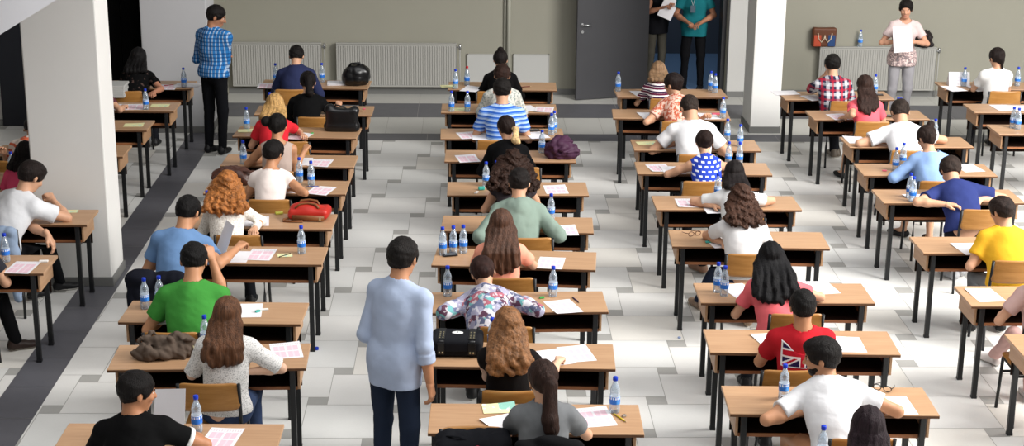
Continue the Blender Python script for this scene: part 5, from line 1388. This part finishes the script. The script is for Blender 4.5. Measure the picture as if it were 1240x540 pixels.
def papers():
    L = [  # kind, pixel, desk, turn in degrees, what it is
     ('pink', 721, 505, '3j', 11, 'pink printed answer sheet right of'), ('white', 613, 515, '3j', 32, 'white sheet under the arm of'), ('teal', 604.5, 495, '3j', 6, 'yellow and teal flyer left of'),
     ('pink', 698, 428.5, '3i', 14, 'pink printed answer sheet right of'), ('white', 671, 433, '3i', 22, 'white sheet under the hand of'), ('pink', 682, 371.5, '3h', 16, 'pink printed answer sheet right of'),
     ('pink', 667, 318.5, '3g', -4, 'pink printed answer sheet right of'), ('pink', 684, 279, '3f', 6, 'printed sheet right of'), ('pink', 673, 229.5, '3e', 4, 'pink printed answer sheet right of'),
     ('pink', 566, 192, '3d', 12, 'pink printed answer sheet left of'), ('pink', 567, 164, '3c', 12, 'pink printed sheet left of'), ('white', 583.5, 165.5, '3c', 2, 'white sheet touching'), ('white', 650, 164, '3c', 15, 'white sheet at the right hand of'),
     ('yellow', 556, 132.5, '3b', 0, 'yellow flyer between the bottles of'), ('white', 638, 131.5, '3b', 20, 'white sheet right of'), ('pink', 659, 133, '3b', -6, 'pink printed sheet at the right end, desk of'),
     ('yellow', 544, 104.5, '3a', 10, 'yellow flyer at the left end of the desk of'), ('white', 571, 108, '3a', -18, 'white sheet left of'), ('pink', 268, 531, '2j', -8, 'pink printed answer sheet right of'), ('white', 146, 520, '2j', 20, 'white sheet left of'),
     ('pink', 346.5, 424.5, '2i', 10, 'pink printed answer sheet right of'), ('white', 300, 376, '2h', 6, 'white sheet right of'), ('white', 204, 384, '2h', 10, 'white sheet at the left elbow of'),
     ('white', 286, 311, '2g', 0, 'white sheet right of'), ('pink', 316, 308.5, '2g', -5, 'pink printed answer sheet right of'), ('yellow', 345, 309.5, '2g', 10, 'small yellow note right of'), ('white', 311, 268, '2f', 8, 'white sheet at the hand of'),
     ('white', 348, 229, '2e', 10, 'white sheet at the elbow of'), ('pink', 388.5, 231, '2e', -14, 'pink printed answer sheet right of'), ('pink', 388, 197.5, '2d', -6, 'pink printed answer sheet right of'), ('white', 366, 196, '2d', 6, 'white sheet under the hand of'), ('yellow', 300, 158.5, '2c', 15, 'yellow flyer left of'), ('white', 363, 165, '2c', -10, 'white sheet at the hand of'),
     ('white', 411, 135, '2b', -10, 'white sheet right of'), ('pink', 323, 104, '2a', 4, 'printed sheet left of'),
     ('white', 777, 113.5, '4a', 14, 'white sheet left of'), ('white', 786, 140, '4b', 14, 'white sheet left of'), ('white', 858, 141, '4b', 10, 'white sheet right of'), ('yellow', 783, 173.5, '4c', 8, 'green and yellow flyer left of'), ('white', 812, 176, '4c', 0, 'white sheet under'),
     ('pink', 798, 203.5, '4d', 10, 'pink printed answer sheet left of'), ('white', 815, 206.5, '4d', 6, 'white sheet at the left elbow of'), ('pink', 833, 246, '4e', 0, 'pink printed answer sheet left of'), ('white', 866, 253, '4e', 4, 'white sheet under'), ('white', 872, 293.5, '4f', 16, 'white sheet left of'),
     ('white', 994, 348.5, '4g', 10, 'white sheet right of'), ('white', 895, 352, '4g', 20, 'white sheet corner left of'), ('white', 935, 413, '4h', 16, 'white sheet left of'), ('white', 1027, 417.5, '4h', 0, 'white sheet right of'), ('white', 1085, 491, '4i', 2, 'white sheet right of'), ('white', 975, 489, '4i', 14, 'white sheet corner at the elbow of'),
     ('text', 985, 118.5, '5a', 16, 'white sheet under the elbow of'), ('pink', 1016, 141.5, '5b', 8, 'printed sheet left of'), ('white', 1036, 169.5, '5c', 2, 'white sheet left of'), ('white', 1173, 203.5, '5d', 10, 'white sheet right of'), ('white', 1113, 241, '5e', 10, 'white sheet under the arms of'),
     ('white', 1174, 301.5, '5f', 10, 'white sheet left of'), ('white', 1193, 357.5, '5g', 6, 'white sheet left of'), ('white', 1155, 107.5, '6a', 14, 'white sheet left of'), ('white', 1186, 107.5, '6a', 12, 'white sheet next to'),
     ('pink', 203, 105.5, '1a', 2, 'printed sheet right of'), ('pink', 165, 129.5, '1b', 4, 'printed sheet right of'), ('white', 145, 130, '1b', 4, 'white sheet under the hand of'), ('yellow', 194, 128, '1b', 2, 'yellow flyer right of'), ('pink', 27, 324, '0a', -6, 'pink printed answer sheet right of'), ('yellow', 86, 256, '0b', 4, 'small note right of')]
    n = {}
    for i, (kind, x, y, k, rz, how) in enumerate(L):
        c = at(x, y, DH); w = OWN[k]; j = n.get(k, 0); n[k] = j+1
        small = kind in ('yellow', 'teal')
        W_, D_ = (.21, .15) if small else (.21, .297)
        if 'note' in how: W_, D_ = (.12, .09)
        nm = 'flyer' if small else ('answer_sheet' if kind == 'pink' else 'paper_sheet')
        sheet(kind, c[0], c[1], DH + .0012*j, math.radians(rz) + DP[k][2], how + ' ' + w, nm, W_, D_, group='papers on the desks')
    for kind, x, y, rz, lab in (('white', 1214, 130.5, 4, 'white sheet on the right-edge desk, left one of two'), ('white', 1234, 131, 0, 'white sheet on the right-edge desk, right one of two'), ('yellow', 162, 151.5, 2, 'yellow flyer on the desk touching the white pillar')):
        c = at(x, y, DH); sheet(kind, c[0], c[1], DH, math.radians(rz), lab, 'flyer' if kind == 'yellow' else 'paper_sheet', .21, .15 if kind == 'yellow' else .297, group='papers on the desks')
    # stacks and held sheets
    for (x, y, k, nn, rz, lab) in ((412, 101.5, '2a', 7, 4, 'thick stack of white exam papers right of the navy hoodie'), (951, 113.3, '5a', 5, 8, 'stack of white papers overhanging the desk of the man in plaid'), (228, 103.5, '1a', 3, -4, 'white papers under the bottle right of the dark figure')):
        c = at(x, y, DH); bm = MB(); r = random.Random(nn)
        for j in range(nn):
            bm.box((-.15+r.uniform(-.01, .01), -.105+r.uniform(-.008, .008), .0022*j+.0004), (.15+r.uniform(-.01, .01), .105+r.uniform(-.008, .008), .0022*j+.0024))
        o = bm.build('paper_stack', PAPER['white']); o.location = (c[0], c[1], DH+.001); o.rotation_euler = (0, 0, math.radians(rz)); tag(o, lab, 'papers')
    # pile of booklets left of the dark figure
    c = at(139, 118, .76)
    for j in range(5):
        o = MB().box((-.11, -.15, 0), (.11, .15, .028), .003).build('booklet', plain('booklet cover', '#b9b9b6', .6)); o.location = (c[0]+random.uniform(-.01, .01), c[1]+.12, DH+.001+.0285*j); o.rotation_euler = (0, 0, random.uniform(-.06, .06))
        tag(o, ['lowest', 'second lowest', 'middle', 'second highest', 'topmost'][j] + ' pale booklet of the pile beside the dark figure', 'booklet', 'pile of pale booklets')

def held(px, py, z, rot, lab, kind='white', sz=(.21, .297)):
    me = sheet_mesh(sz[0], sz[1], kind, .03, 5); o = link('held_sheet', me); c = at(px, py, z); o.location = c
    o.rotation_euler = [math.radians(a) for a in rot]; tag(o, lab, 'paper')
# ------------------------------------------------------------------ bags, clothes and small things
def sdf_obj(F, name, mat, parent=None):
    v, q = F.run(); return link(name, mesh_np(name, v, q, [mat]), parent)

def bag_root(name, px, py, z, rz, lab, cat='bag'):
    c = at(px, py, z); r = empty(name, (c[0], c[1], z+.001), math.radians(rz)); return tag(r, lab, cat)

def rumpled(r, half, seed, mat, name='bag_body', amp=.016, freq=26, h=.007):
    F = Field(h); F.ell((0, 0, half[2]*.85), half, k=0); rr = random.Random(seed)
    for i in range(9):
        a = rr.uniform(0, 2*PI); q = rr.uniform(.3, .8)
        F.ell((half[0]*q*math.cos(a), half[1]*q*math.sin(a), half[2]*rr.uniform(.4, 1.1)), (half[0]*rr.uniform(.25, .45), half[1]*rr.uniform(.3, .5), half[2]*rr.uniform(.4, .7)), k=.02)
    F.disp(ridges(amp*1.6, seed, freq*1.5)); F.plane((0, 0, 0), (0, 0, -1)); return sdf_obj(F, name, mat, r)

def bags():
    LEA = plain('black leather', '#0b0b0d', .32, .5); BLK = plain('black canvas', '#121318', .8, .15)
    # black satchel with two strap belts and a white oval badge
    r = bag_root('satchel', 553, 432, DH, -3, 'black satchel with two studded belts and a white oval badge, left of caramel hair')
    F = Field(.006); F.rbox((0, .09, .062), (.172, .118, .062), .03, k=0); F.disp(folds(.002, 3, 20)); F.plane((0, 0, 0), (0, 0, -1)); sdf_obj(F, 'bag_body', BLK, r)
    F = Field(.006); F.rbox((0, .085, .070), (.176, .124, .064), .034, k=0); F.plane((0, 0, .045), (0, 0, -1)); F.disp(folds(.002, 4, 20)); sdf_obj(F, 'flap', BLK, r)
    for sx in (-1, 1):
        b = MB(); b.box((sx*.105-.024, -.02, .128), (sx*.105+.024, .19, .137), .003); b.box((sx*.105-.024, -.046, .03), (sx*.105+.024, -.036, .115), .003)
        b.tube([(sx*.105, -.015, .13), (sx*.105, -.038, .112)], .024, 8, flat=.25); be = b.build('belt', LEA, r)
        s = MB()
        for j in range(4):
            for dx in (-.011, .011): s.box((sx*.105+dx-.005, -.004+.035*j, .136), (sx*.105+dx+.005, .006+.035*j, .141), .002)
        for dx in (-.011, .011): s.box((sx*.105+dx-.005, -.051, .04), (sx*.105+dx+.005, -.045, .052), .002)
        s.build('studs', plain('pale brass', '#c9bf9a', .3, .5, .8), be)
    M = Matrix.Translation((.0, .10, .135)) @ Matrix.Diagonal((1.5, 1, 1, 1))
    MB().lathe([(.026, 0), (.026, .004), (.022, .006)], 24, M).build('badge', plain('white badge', '#d7d8d6', .4), r)
    MB().lathe([(.006, .005), (.005, .008)], 10, Matrix.Translation((0, .10, .135))).build('badge_mark', plain('black badge mark', '#1a1a1a', .5), r)
    MB().tube([(-.168, .03, .03), (-.205, .035, .05), (-.215, .09, .06), (-.195, .14, .05), (-.168, .15, .04)], .009).build('handle', plain('brown leather handle', '#4b2a18', .5), r)
    # red handbag
    RED = plain('red leather', '#b3281d', .42, .4, 0, .12, 12); BRN = plain('tan leather', '#7a4a28', .5, .35)
    r = bag_root('handbag', 372, 268, DH, -6, 'red handbag with tan handles lying on the desk of the ginger-haired woman')
    F = Field(.006); F.rbox((0, .11, .055), (.185, .115, .055), .045, k=0); F.ell((-.02, .10, .10), (.15, .08, .05), k=.03); F.disp(folds(.006, 9, 22)); F.plane((0, 0, 0), (0, 0, -1)); sdf_obj(F, 'bag_body', RED, r)
    MB().tube([(-.13, -.004, .03), (0, -.016, .035), (.15, -.006, .03)], .012, 8, flat=2).build('trim_strip', BRN, r)
    for dy, zz in ((.03, .125), (.09, .140)):
        MB().tube([(-.11, dy, .105), (-.07, dy+.02, zz+.015), (0, dy+.03, zz+.022), (.07, dy+.02, zz+.014), (.10, dy, .110)], .010).build('handle', BRN, r)
    MB().tube([(-.15, .02, .02), (-.21, .0, .010), (-.20, -.05, .010), (-.12, -.055, .010), (-.03, -.045, .012)], .009).build('strap', BRN, r)
    MB().box((.105, -.022, .015), (.125, -.012, .04), .003).build('buckle', plain('pale brass', '#c9bf9a', .3), r)
    # crumpled black leather bag, rear desk
    r = bag_root('shoulder_bag', 431, 103, DH, 0, 'crumpled black leather bag beside the paper stack on the rearmost desk')
    rumpled(r, (.17, .13, .14), 4, LEA, amp=.011, freq=16)
    MB().tube([(-.11, .0, .20), (-.05, -.03, .27), (.05, -.03, .28), (.11, .0, .21)], .012).build('strap', LEA, r)
    # upright black tote
    r = bag_root('tote_bag', 413.5, 160, DH, -2, 'upright shiny black tote bag on the desk of the blonde woman')
    F = Field(.007); F.cone((-.14, .06, .05), (.14, .06, .05), .06, .06, 0); F.rbox((0, .06, .12), (.175, .06, .125), .03, k=.02); F.ell((-.13, .06, .235), (.06, .05, .055), k=.03); F.ell((.14, .06, .225), (.05, .05, .05), k=.03); F.disp(folds(.006, 14, 20)); F.plane((0, 0, 0), (0, 0, -1)); sdf_obj(F, 'bag_body', LEA, r)
    MB().tube([(-.09, .06, .22), (-.06, .04, .29), (.03, .03, .27), (.07, .06, .22)], .009).build('handle', LEA, r)
    # purple bag
    r = bag_root('shoulder_bag', 679, 191, DH, 0, 'rumpled dark purple bag at the right end of the desk with the blonde ponytail woman')
    rumpled(r, (.165, .12, .115), 21, plain('dark purple fabric', '#3f2138', .6, .25), amp=.014)
    MB().tube([(-.12, -.02, .15), (0, -.06, .20), (.12, -.02, .17)], .010).build('strap', plain('dark purple fabric', '#3f2138'), r)
    # brown bag
    r = bag_root('shoulder_bag', 285, 222, DH, 4, 'low brown leather bag behind the ginger curls')
    rumpled(r, (.21, .10, .085), 31, plain('brown leather', '#4a2c22', .4, .4), amp=.012)
    MB().tube([(.05, -.05, .12), (.14, -.09, .14), (.21, -.06, .07), (.22, .0, .03)], .011).build('strap', plain('brown leather', '#4a2c22'), r)
    # dark jacket heap on the desk of the speckled T-shirt
    r = bag_root('jacket', 202, 436, DH, 4, 'crumpled brown-grey jacket heaped on the desk of the speckled T-shirt woman', 'jacket')
    JM = cloth('#564a41'); F = Field(.0065); rr = random.Random(5)
    F.ell((.03, .10, .05), (.17, .10, .09), k=0); F.ell((-.14, .04, .03), (.08, .06, .05), k=.03); F.ell((-.02, .03, .04), (.16, .06, .05), k=.03)
    for i in range(9):
        a = rr.uniform(0, PI); p0 = V3(rr.uniform(-.12, .14), rr.uniform(.0, .14), rr.uniform(.08, .13)); d = V3(math.cos(a)*.07, math.sin(a)*.05, rr.uniform(-.03, .02)); F.cone(p0-d, p0+d, .022, .018, .02)
    F.disp(ridges(.022, 8, 42)); F.plane((0, 0, 0), (0, 0, -1)); sdf_obj(F, 'jacket_cloth', JM, r)
    MB().tube([(.165, .06, .09), (.185, .03, .06), (.19, .02, .03)], .008).build('buckle', plain('pale brass', '#c9bf9a', .3, .5, .6), r)
    # backpack hung low beside the grey T-shirt
    x, y = HIP['3j']; c = at(573, 530, .74); cy = DP['3j'][1]-.30
    ch = make_chair(); ch.location = (c[0], cy, -.0); ch.rotation_euler = (0, 0, PI); tag(ch, 'plywood school chair turned against the desk, carrying the black backpack', 'chair', 'plywood school chairs')
    r = tag(empty('backpack', (c[0], cy+.085, .447), 0), 'black backpack at the bottom edge in front of the grey T-shirt desk', 'backpack')
    F = Field(.008); F.rbox((0, 0, .205), (.225, .10, .205), .07, k=0); F.ell((.05, -.09, .15), (.15, .05, .12), k=.04); F.disp(ridges(.016, 17, 24)); F.plane((0, 0, 0), (0, 0, -1)); sdf_obj(F, 'bag_body', BLK, r)
    MB().tube([(-.12, .02, .35), (-.15, -.02, .405), (-.08, -.05, .415), (0, -.05, .37)], .014, flat=.5).build('strap', BLK, r)
    MB().tube([(.0, -.07, .36), (.03, -.09, .365), (.05, -.10, .34)], .008).build('pull_tab', plain('red tab', '#b5122c', .5), r)
    # jacket over the chair back of the grey T-shirt woman
    r = tag(empty('jacket', (x+.02, y-.20, .62), 0), 'black jacket on the chair back of the grey T-shirt woman', 'jacket')
    F = Field(.008); F.rbox((0, -.035, .08), (.20, .05, .22), .045, k=0); F.ell((0, -.05, .28), (.16, .05, .06), k=.05); F.disp(ridges(.016, 41, 22)); sdf_obj(F, 'jacket_cloth', cloth('#0c0c0e'), r)
    # dark jacket at the left elbow of the pale blue T-shirt
    x, y = HIP['2g']
    r = tag(empty('jacket', (x-.10, y-.20, .60), 0), 'dark navy jacket on the chair of the man in pale blue', 'jacket')
    F = Field(.009); F.rbox((0, -.03, .06), (.22, .05, .17), .045, k=0); F.ell((-.12, -.04, .20), (.10, .06, .05), k=.04); F.disp(ridges(.016, 51, 22)); sdf_obj(F, 'jacket_cloth', cloth('#14161f'), r)
    # denim jacket over the chair of the man in white beside the pillar
    x, y = HIP['0b']
    r = tag(empty('jacket', (x-.02, y-.22, .50), 0), 'light denim jacket hanging on the chair of the man in white', 'jacket')
    F = Field(.009); F.rbox((0, -.03, .10), (.22, .045, .24), .04, k=0); F.cone((.19, -.03, .12), (.20, -.04, -.28), .055, .04, .03); F.disp(ridges(.016, 61, 22)); sdf_obj(F, 'jacket_cloth', cloth('#8fa0b8'), r)
    # things on the right-hand radiator
    c = at(1003, 61, .73); r = tag(empty('handbag', (c[0], BWY-.08, .7235), 0), 'brown handbag with red and blue panels standing on the right radiator', 'bag')
    F = Field(.008); F.rbox((0, 0, .135), (.165, .055, .135), .025, k=0); F.disp(folds(.003, 71, 18)); sdf_obj(F, 'bag_body', plain('brown leather bag', '#5a3420', .5), r)
    for x0, x1, cl in ((-.15, -.05, '#a8442a'), (.05, .15, '#22406e')): MB().box((x0, -.062, .012), (x1, -.054, .17), .003).build('front_panel', plain('bag panel '+cl, cl, .5), r)
    for sx in (-1, 1): MB().tube([(sx*.10, -.066, .20), (sx*.085, -.068, .12), (sx*.045, -.068, .07), (sx*.01, -.068, .12), (sx*.0, -.066, .17)], .008).build('handle', plain('cream cord', '#b7a58f', .6), r)
    c = at(1126, 62, .73); r = tag(empty('shoulder_bag', (c[0], BWY-.09, .7235), 0), 'dark bundled bag on the right end of the right radiator', 'bag')
    rumpled(r, (.115, .075, .125), 77, plain('dark brown black', '#1d1516', .6, .3), amp=.014, freq=30)
    MB().tube([(-.07, -.06, .16), (0, -.09, .21), (.07, -.06, .13)], .010).build('strap', plain('dark red strap', '#3d1c20', .6), r)

def small_things():
    YEL = plain('yellow pencil paint', '#cdb31e', .4); DRK = plain('dark pen plastic', '#1a1a22', .3); WHT = plain('white eraser', '#e4e2dd', .6); TEAL = plain('teal plastic', '#3fa89c', .4); PNK = plain('pink eraser', '#c8586e', .6); GRN = plain('green plastic', '#3d9a4c', .4)
    def pen(x, y, rz, mat, lab, L=.14, nm='pen', z=DH):
        c = at(x, y, z); r = empty(nm, (c[0], c[1], z+.0055), math.radians(rz)); tag(r, lab, nm)
        MB().tube([(-L/2, 0, 0), (L/2-.018, 0, 0)], .0048, 8).build('barrel', mat, r); MB().tube([(L/2-.018, 0, 0), (L/2, 0, 0)], .004, 8, radii=[.0046, .0008]).build('tip', plain('pen tip', '#c9b08a', .5), r)
    pen(751, 507, -62, YEL, 'yellow pencil beside the bottle of the grey T-shirt woman', .15, 'pencil')
    pen(697.5, 364, -70, plain('purple pen', '#3a2550', .4), 'dark purple pen at the right of the multicoloured blouse desk')
    pen(346, 309.5, 48, DRK, 'dark pen on the small yellow note of the man in pale blue')
    pen(433, 134.5, -25, plain('brown pencil', '#5a2f22', .5), 'brown pencil right of the ponytailed student in black')
    pen(205, 103.5, 30, plain('red pen', '#a01c22', .4), 'red pen on the printed sheet of the dark figure')
    pen(637, 105.5, 20, plain('dark red pen', '#5a1a1e', .4), 'dark red pen right of the topknot woman')
    pen(379, 226.5, 10, plain('blue pen', '#27357a', .4), 'blue pen beside the right bottle of the cream top woman')
    def lump(nm, x, y, rz, dims, mat, lab, z=DH, cat=None):
        c = at(x, y, z); o = MB().box((-dims[0]/2, -dims[1]/2, 0), (dims[0]/2, dims[1]/2, dims[2]), min(dims)*.25).build(nm, mat); o.location = (c[0], c[1], z+.0022); o.rotation_euler = (0, 0, math.radians(rz)); tag(o, lab, cat or nm); return o
    lump('sharpener', 755.5, 505, 30, (.028, .018, .014), METAL, 'small metal sharpener beside the yellow pencil')
    lump('eraser', 656, 361.5, 20, (.04, .02, .013), GRN, 'green eraser right of the multicoloured blouse')
    lump('eraser', 318, 376, 12, (.085, .02, .012), WHT, 'white eraser on the desk of the man in green'); lump('sharpener', 312, 378, 40, (.04, .02, .014), TEAL, 'teal sharpener beside the white eraser on the green T-shirt desk')
    lump('sharpener', 583, 230, 10, (.06, .04, .03), TEAL, 'teal sharpener left of the very curly dark hair'); lump('eraser', 577, 234, 70, (.06, .025, .013), WHT, 'white eraser left of the very curly dark hair')
    lump('eraser', 1071, 207.5, 0, (.045, .018, .012), PNK, 'pink eraser on the desk of the light blue blouse woman'); lump('eraser', 867, 138.5, 0, (.09, .05, .012), PNK, 'pink eraser case right of the orange patterned top')
    lump('eraser', 53, 317.5, 5, (.07, .035, .014), WHT, 'white eraser on the left-edge desk with the pink sheet'); lump('eraser', 858.5, 294, 10, (.06, .03, .013), TEAL, 'teal eraser left of the brown-curled woman in white')
    lump('eraser', 338, 259.5, 20, (.07, .035, .02), plain('yellow green case', '#b5b54a', .5), 'yellow-green eraser case left of the red handbag'); lump('eraser', 378, 162, 20, (.03, .02, .012), GRN, 'small green eraser right of the blonde woman')
    lump('eraser', 441, 132.5, 20, (.03, .02, .012), PNK, 'small pink eraser at the end of the ponytailed student\'s desk')
    PH = plain('black phone glass', '#101114', .15, .5); BTN = plain('grey phone screen', '#55585c', .2)
    for (x, y, rz, lab) in ((1063.5, 115.3, -6, 'black phone right of the bottle on the plaid shirt desk'), (1073, 140.8, -12, 'dark phone right of the coral T-shirt'), (647, 158.5, 10, 'black phone right of the striped polo'), (545, 309.5, 14, 'dark phone in front of the three bottles on the peach top desk')):
        c = at(x, y, DH); r = empty('phone', (c[0], c[1], DH+.002), math.radians(rz)); tag(r, lab, 'phone')
        MB().box((-.06, -.034, 0), (.06, .034, .012), .005).build('phone_case', PH, r); MB().box((-.045, -.028, .0118), (.045, .028, .0128), .0003).build('screen', BTN, r)
    for (x, y, rz, lab, cl) in ((841, 286, 24, 'tortoiseshell glasses left of the brown-curled woman in white', '#4a2a18'), (1068, 474, -30, 'dark glasses right of the bearded man in white', '#151314')):
        c = at(x, y, DH); r = empty('glasses', (c[0], c[1], DH+.002), math.radians(rz)); tag(r, lab, 'glasses'); gm = plain('spectacle frame '+cl, cl, .3)
        for sx in (-1, 1):
            MB().tube([(sx*.034 + .026*math.cos(t*PI/8), 0, .022 + .019*math.sin(t*PI/8)) for t in range(17)], .0028, 8).build('rim', gm, r)
            MB().tube([(sx*.06, 0, .028), (sx*.062, .06, .018), (sx*.045, .13, .006)], .0028, 8).build('temple', gm, r)
        MB().tube([(-.008, 0, .026), (.008, 0, .026)], .0028, 8).build('bridge', gm, r)
    # folded card tent on the rear right desk
    c = at(1160.7, 103.5, DH); o = MB().prism([(-.06, 0), (.06, 0), (.002, .165), (-.002, .165)], -.13, .13, 0, M=None).build('name_card', PAPER['text']); o.location = (c[0], c[1]+.02, DH+.001); tag(o, 'folded white card standing on the rear right desk beside a bottle', 'card')
    # bottle cap on the floor
    c = at(383.5, 423.5, 0); o = MB().lathe([(.016, .001), (.017, .002), (.017, .02), (.014, .022)], 16).build('bottle_cap', CAPB); o.location = (c[0], c[1], .001); tag(o, 'blue bottle cap lying on the floor tiles beside a desk leg', 'bottle cap')
    c = at(822.5, 409.5, 0); o = MB().lathe([(.013, .001), (.014, .002), (.013, .010), (.010, .012)], 12).build('paper_scrap', plain('pale blue scrap', '#8c9cc0', .6)); o.location = (c[0], c[1], .001); tag(o, 'tiny pale blue scrap on a grey inset tile in the right aisle', 'scrap')

def held_things():
    held(205, 501, .92, (62, -8, -18), 'white sheet held up by the man in the white-trimmed black T-shirt')
    held(272, 291, .93, (66, 0, -62), 'white sheet held up by the man in pale blue')
    root, J = ROOTS['s2']; c = Vector(root.location)
    o = link('held_sheet', sheet_mesh(.24, .33, 'text', .02, 8)); d = at_depth(1093, 47.5, c.y-.27); o.location = d; o.rotation_euler = (math.radians(76), math.radians(-6), math.radians(-4)); tag(o, 'white papers held in front by the standing woman', 'paper')
    root, J = ROOTS['d0']; d = at_depth(809, 10, root.location.y-.30); o = link('held_sheet', sheet_mesh(.21, .297, 'white', .02, 8)); o.location = d; o.rotation_euler = (math.radians(80), math.radians(24), 0); tag(o, 'white sheet held by the black-topped person in the doorway', 'paper')
    root, J = ROOTS['d1']; d = Vector((root.location.x-.05, root.location.y-.165, 1.20)); r = empty('name_badge', d); tag(r, 'name badge on a lanyard worn by the person in teal', 'badge')
    MB().box((-.035, -.006, -.05), (.035, 0, .05), .002).build('card', plain('badge card', '#4a5a66', .4), r)
    MB().tube([(0, -.002, .05), (-.05, .02, .22), (-.07, .06, .36)], .004, 6).tube([(0, -.002, .05), (.05, .02, .22), (.07, .06, .36)], .004, 6).build('lanyard', plain('pale lanyard', '#b9c4c8', .6), r)

# ------------------------------------------------------------------ light
def lights():
    w = bpy.data.worlds.new('world'); SC.world = w; w.use_nodes = True
    bg = w.node_tree.nodes['Background']; bg.inputs[0].default_value = (.93, .96, 1.0, 1); bg.inputs[1].default_value = .26
    def area(name, loc, target, size, size_y, power, col):
        l = bpy.data.lights.new(name, 'AREA'); l.shape = 'RECTANGLE'; l.size = size; l.size_y = size_y; l.energy = power; l.color = col
        o = bpy.data.objects.new(name, l); COL.objects.link(o); o.location = loc
        o.rotation_euler = (Vector(target)-Vector(loc)).to_track_quat('-Z', 'Y').to_euler(); return o
    area('skylight', (2.0, 7.5, 11), (1.4, 13, 0), 11, 12, 1060, (1, .99, .975))
    area('right_side_fill', (10.5, 10, 6.5), (6.2, 13, 0), 5, 9, 3000, (1, .975, .94))  # added area lamp to brighten the right side; no window stands there
    area('corridor_fill', (2.9, 24.4, 2.95), (2.9, 24.4, 0), .5, 1.2, 12, (.9, .95, 1))  # added to brighten the dark corridor behind the door, no fixture there
    v = SC.view_settings; v.view_transform = 'Standard'; v.look = 'None'; v.gamma = 1.0; v.exposure = 0.0; v.use_curve_mapping = False

import time as _t
_t0 = _t.time()
make_camera(); make_setting(); make_fixtures(); place_desks()
seat_people(); standing(); print('people', _t.time()-_t0)
place_chairs(); bottles(); papers(); held_things(); bags(); small_things(); lights()
print('built', _t.time()-_t0, 'quads', sum(len(m.polygons) for m in bpy.data.meshes))
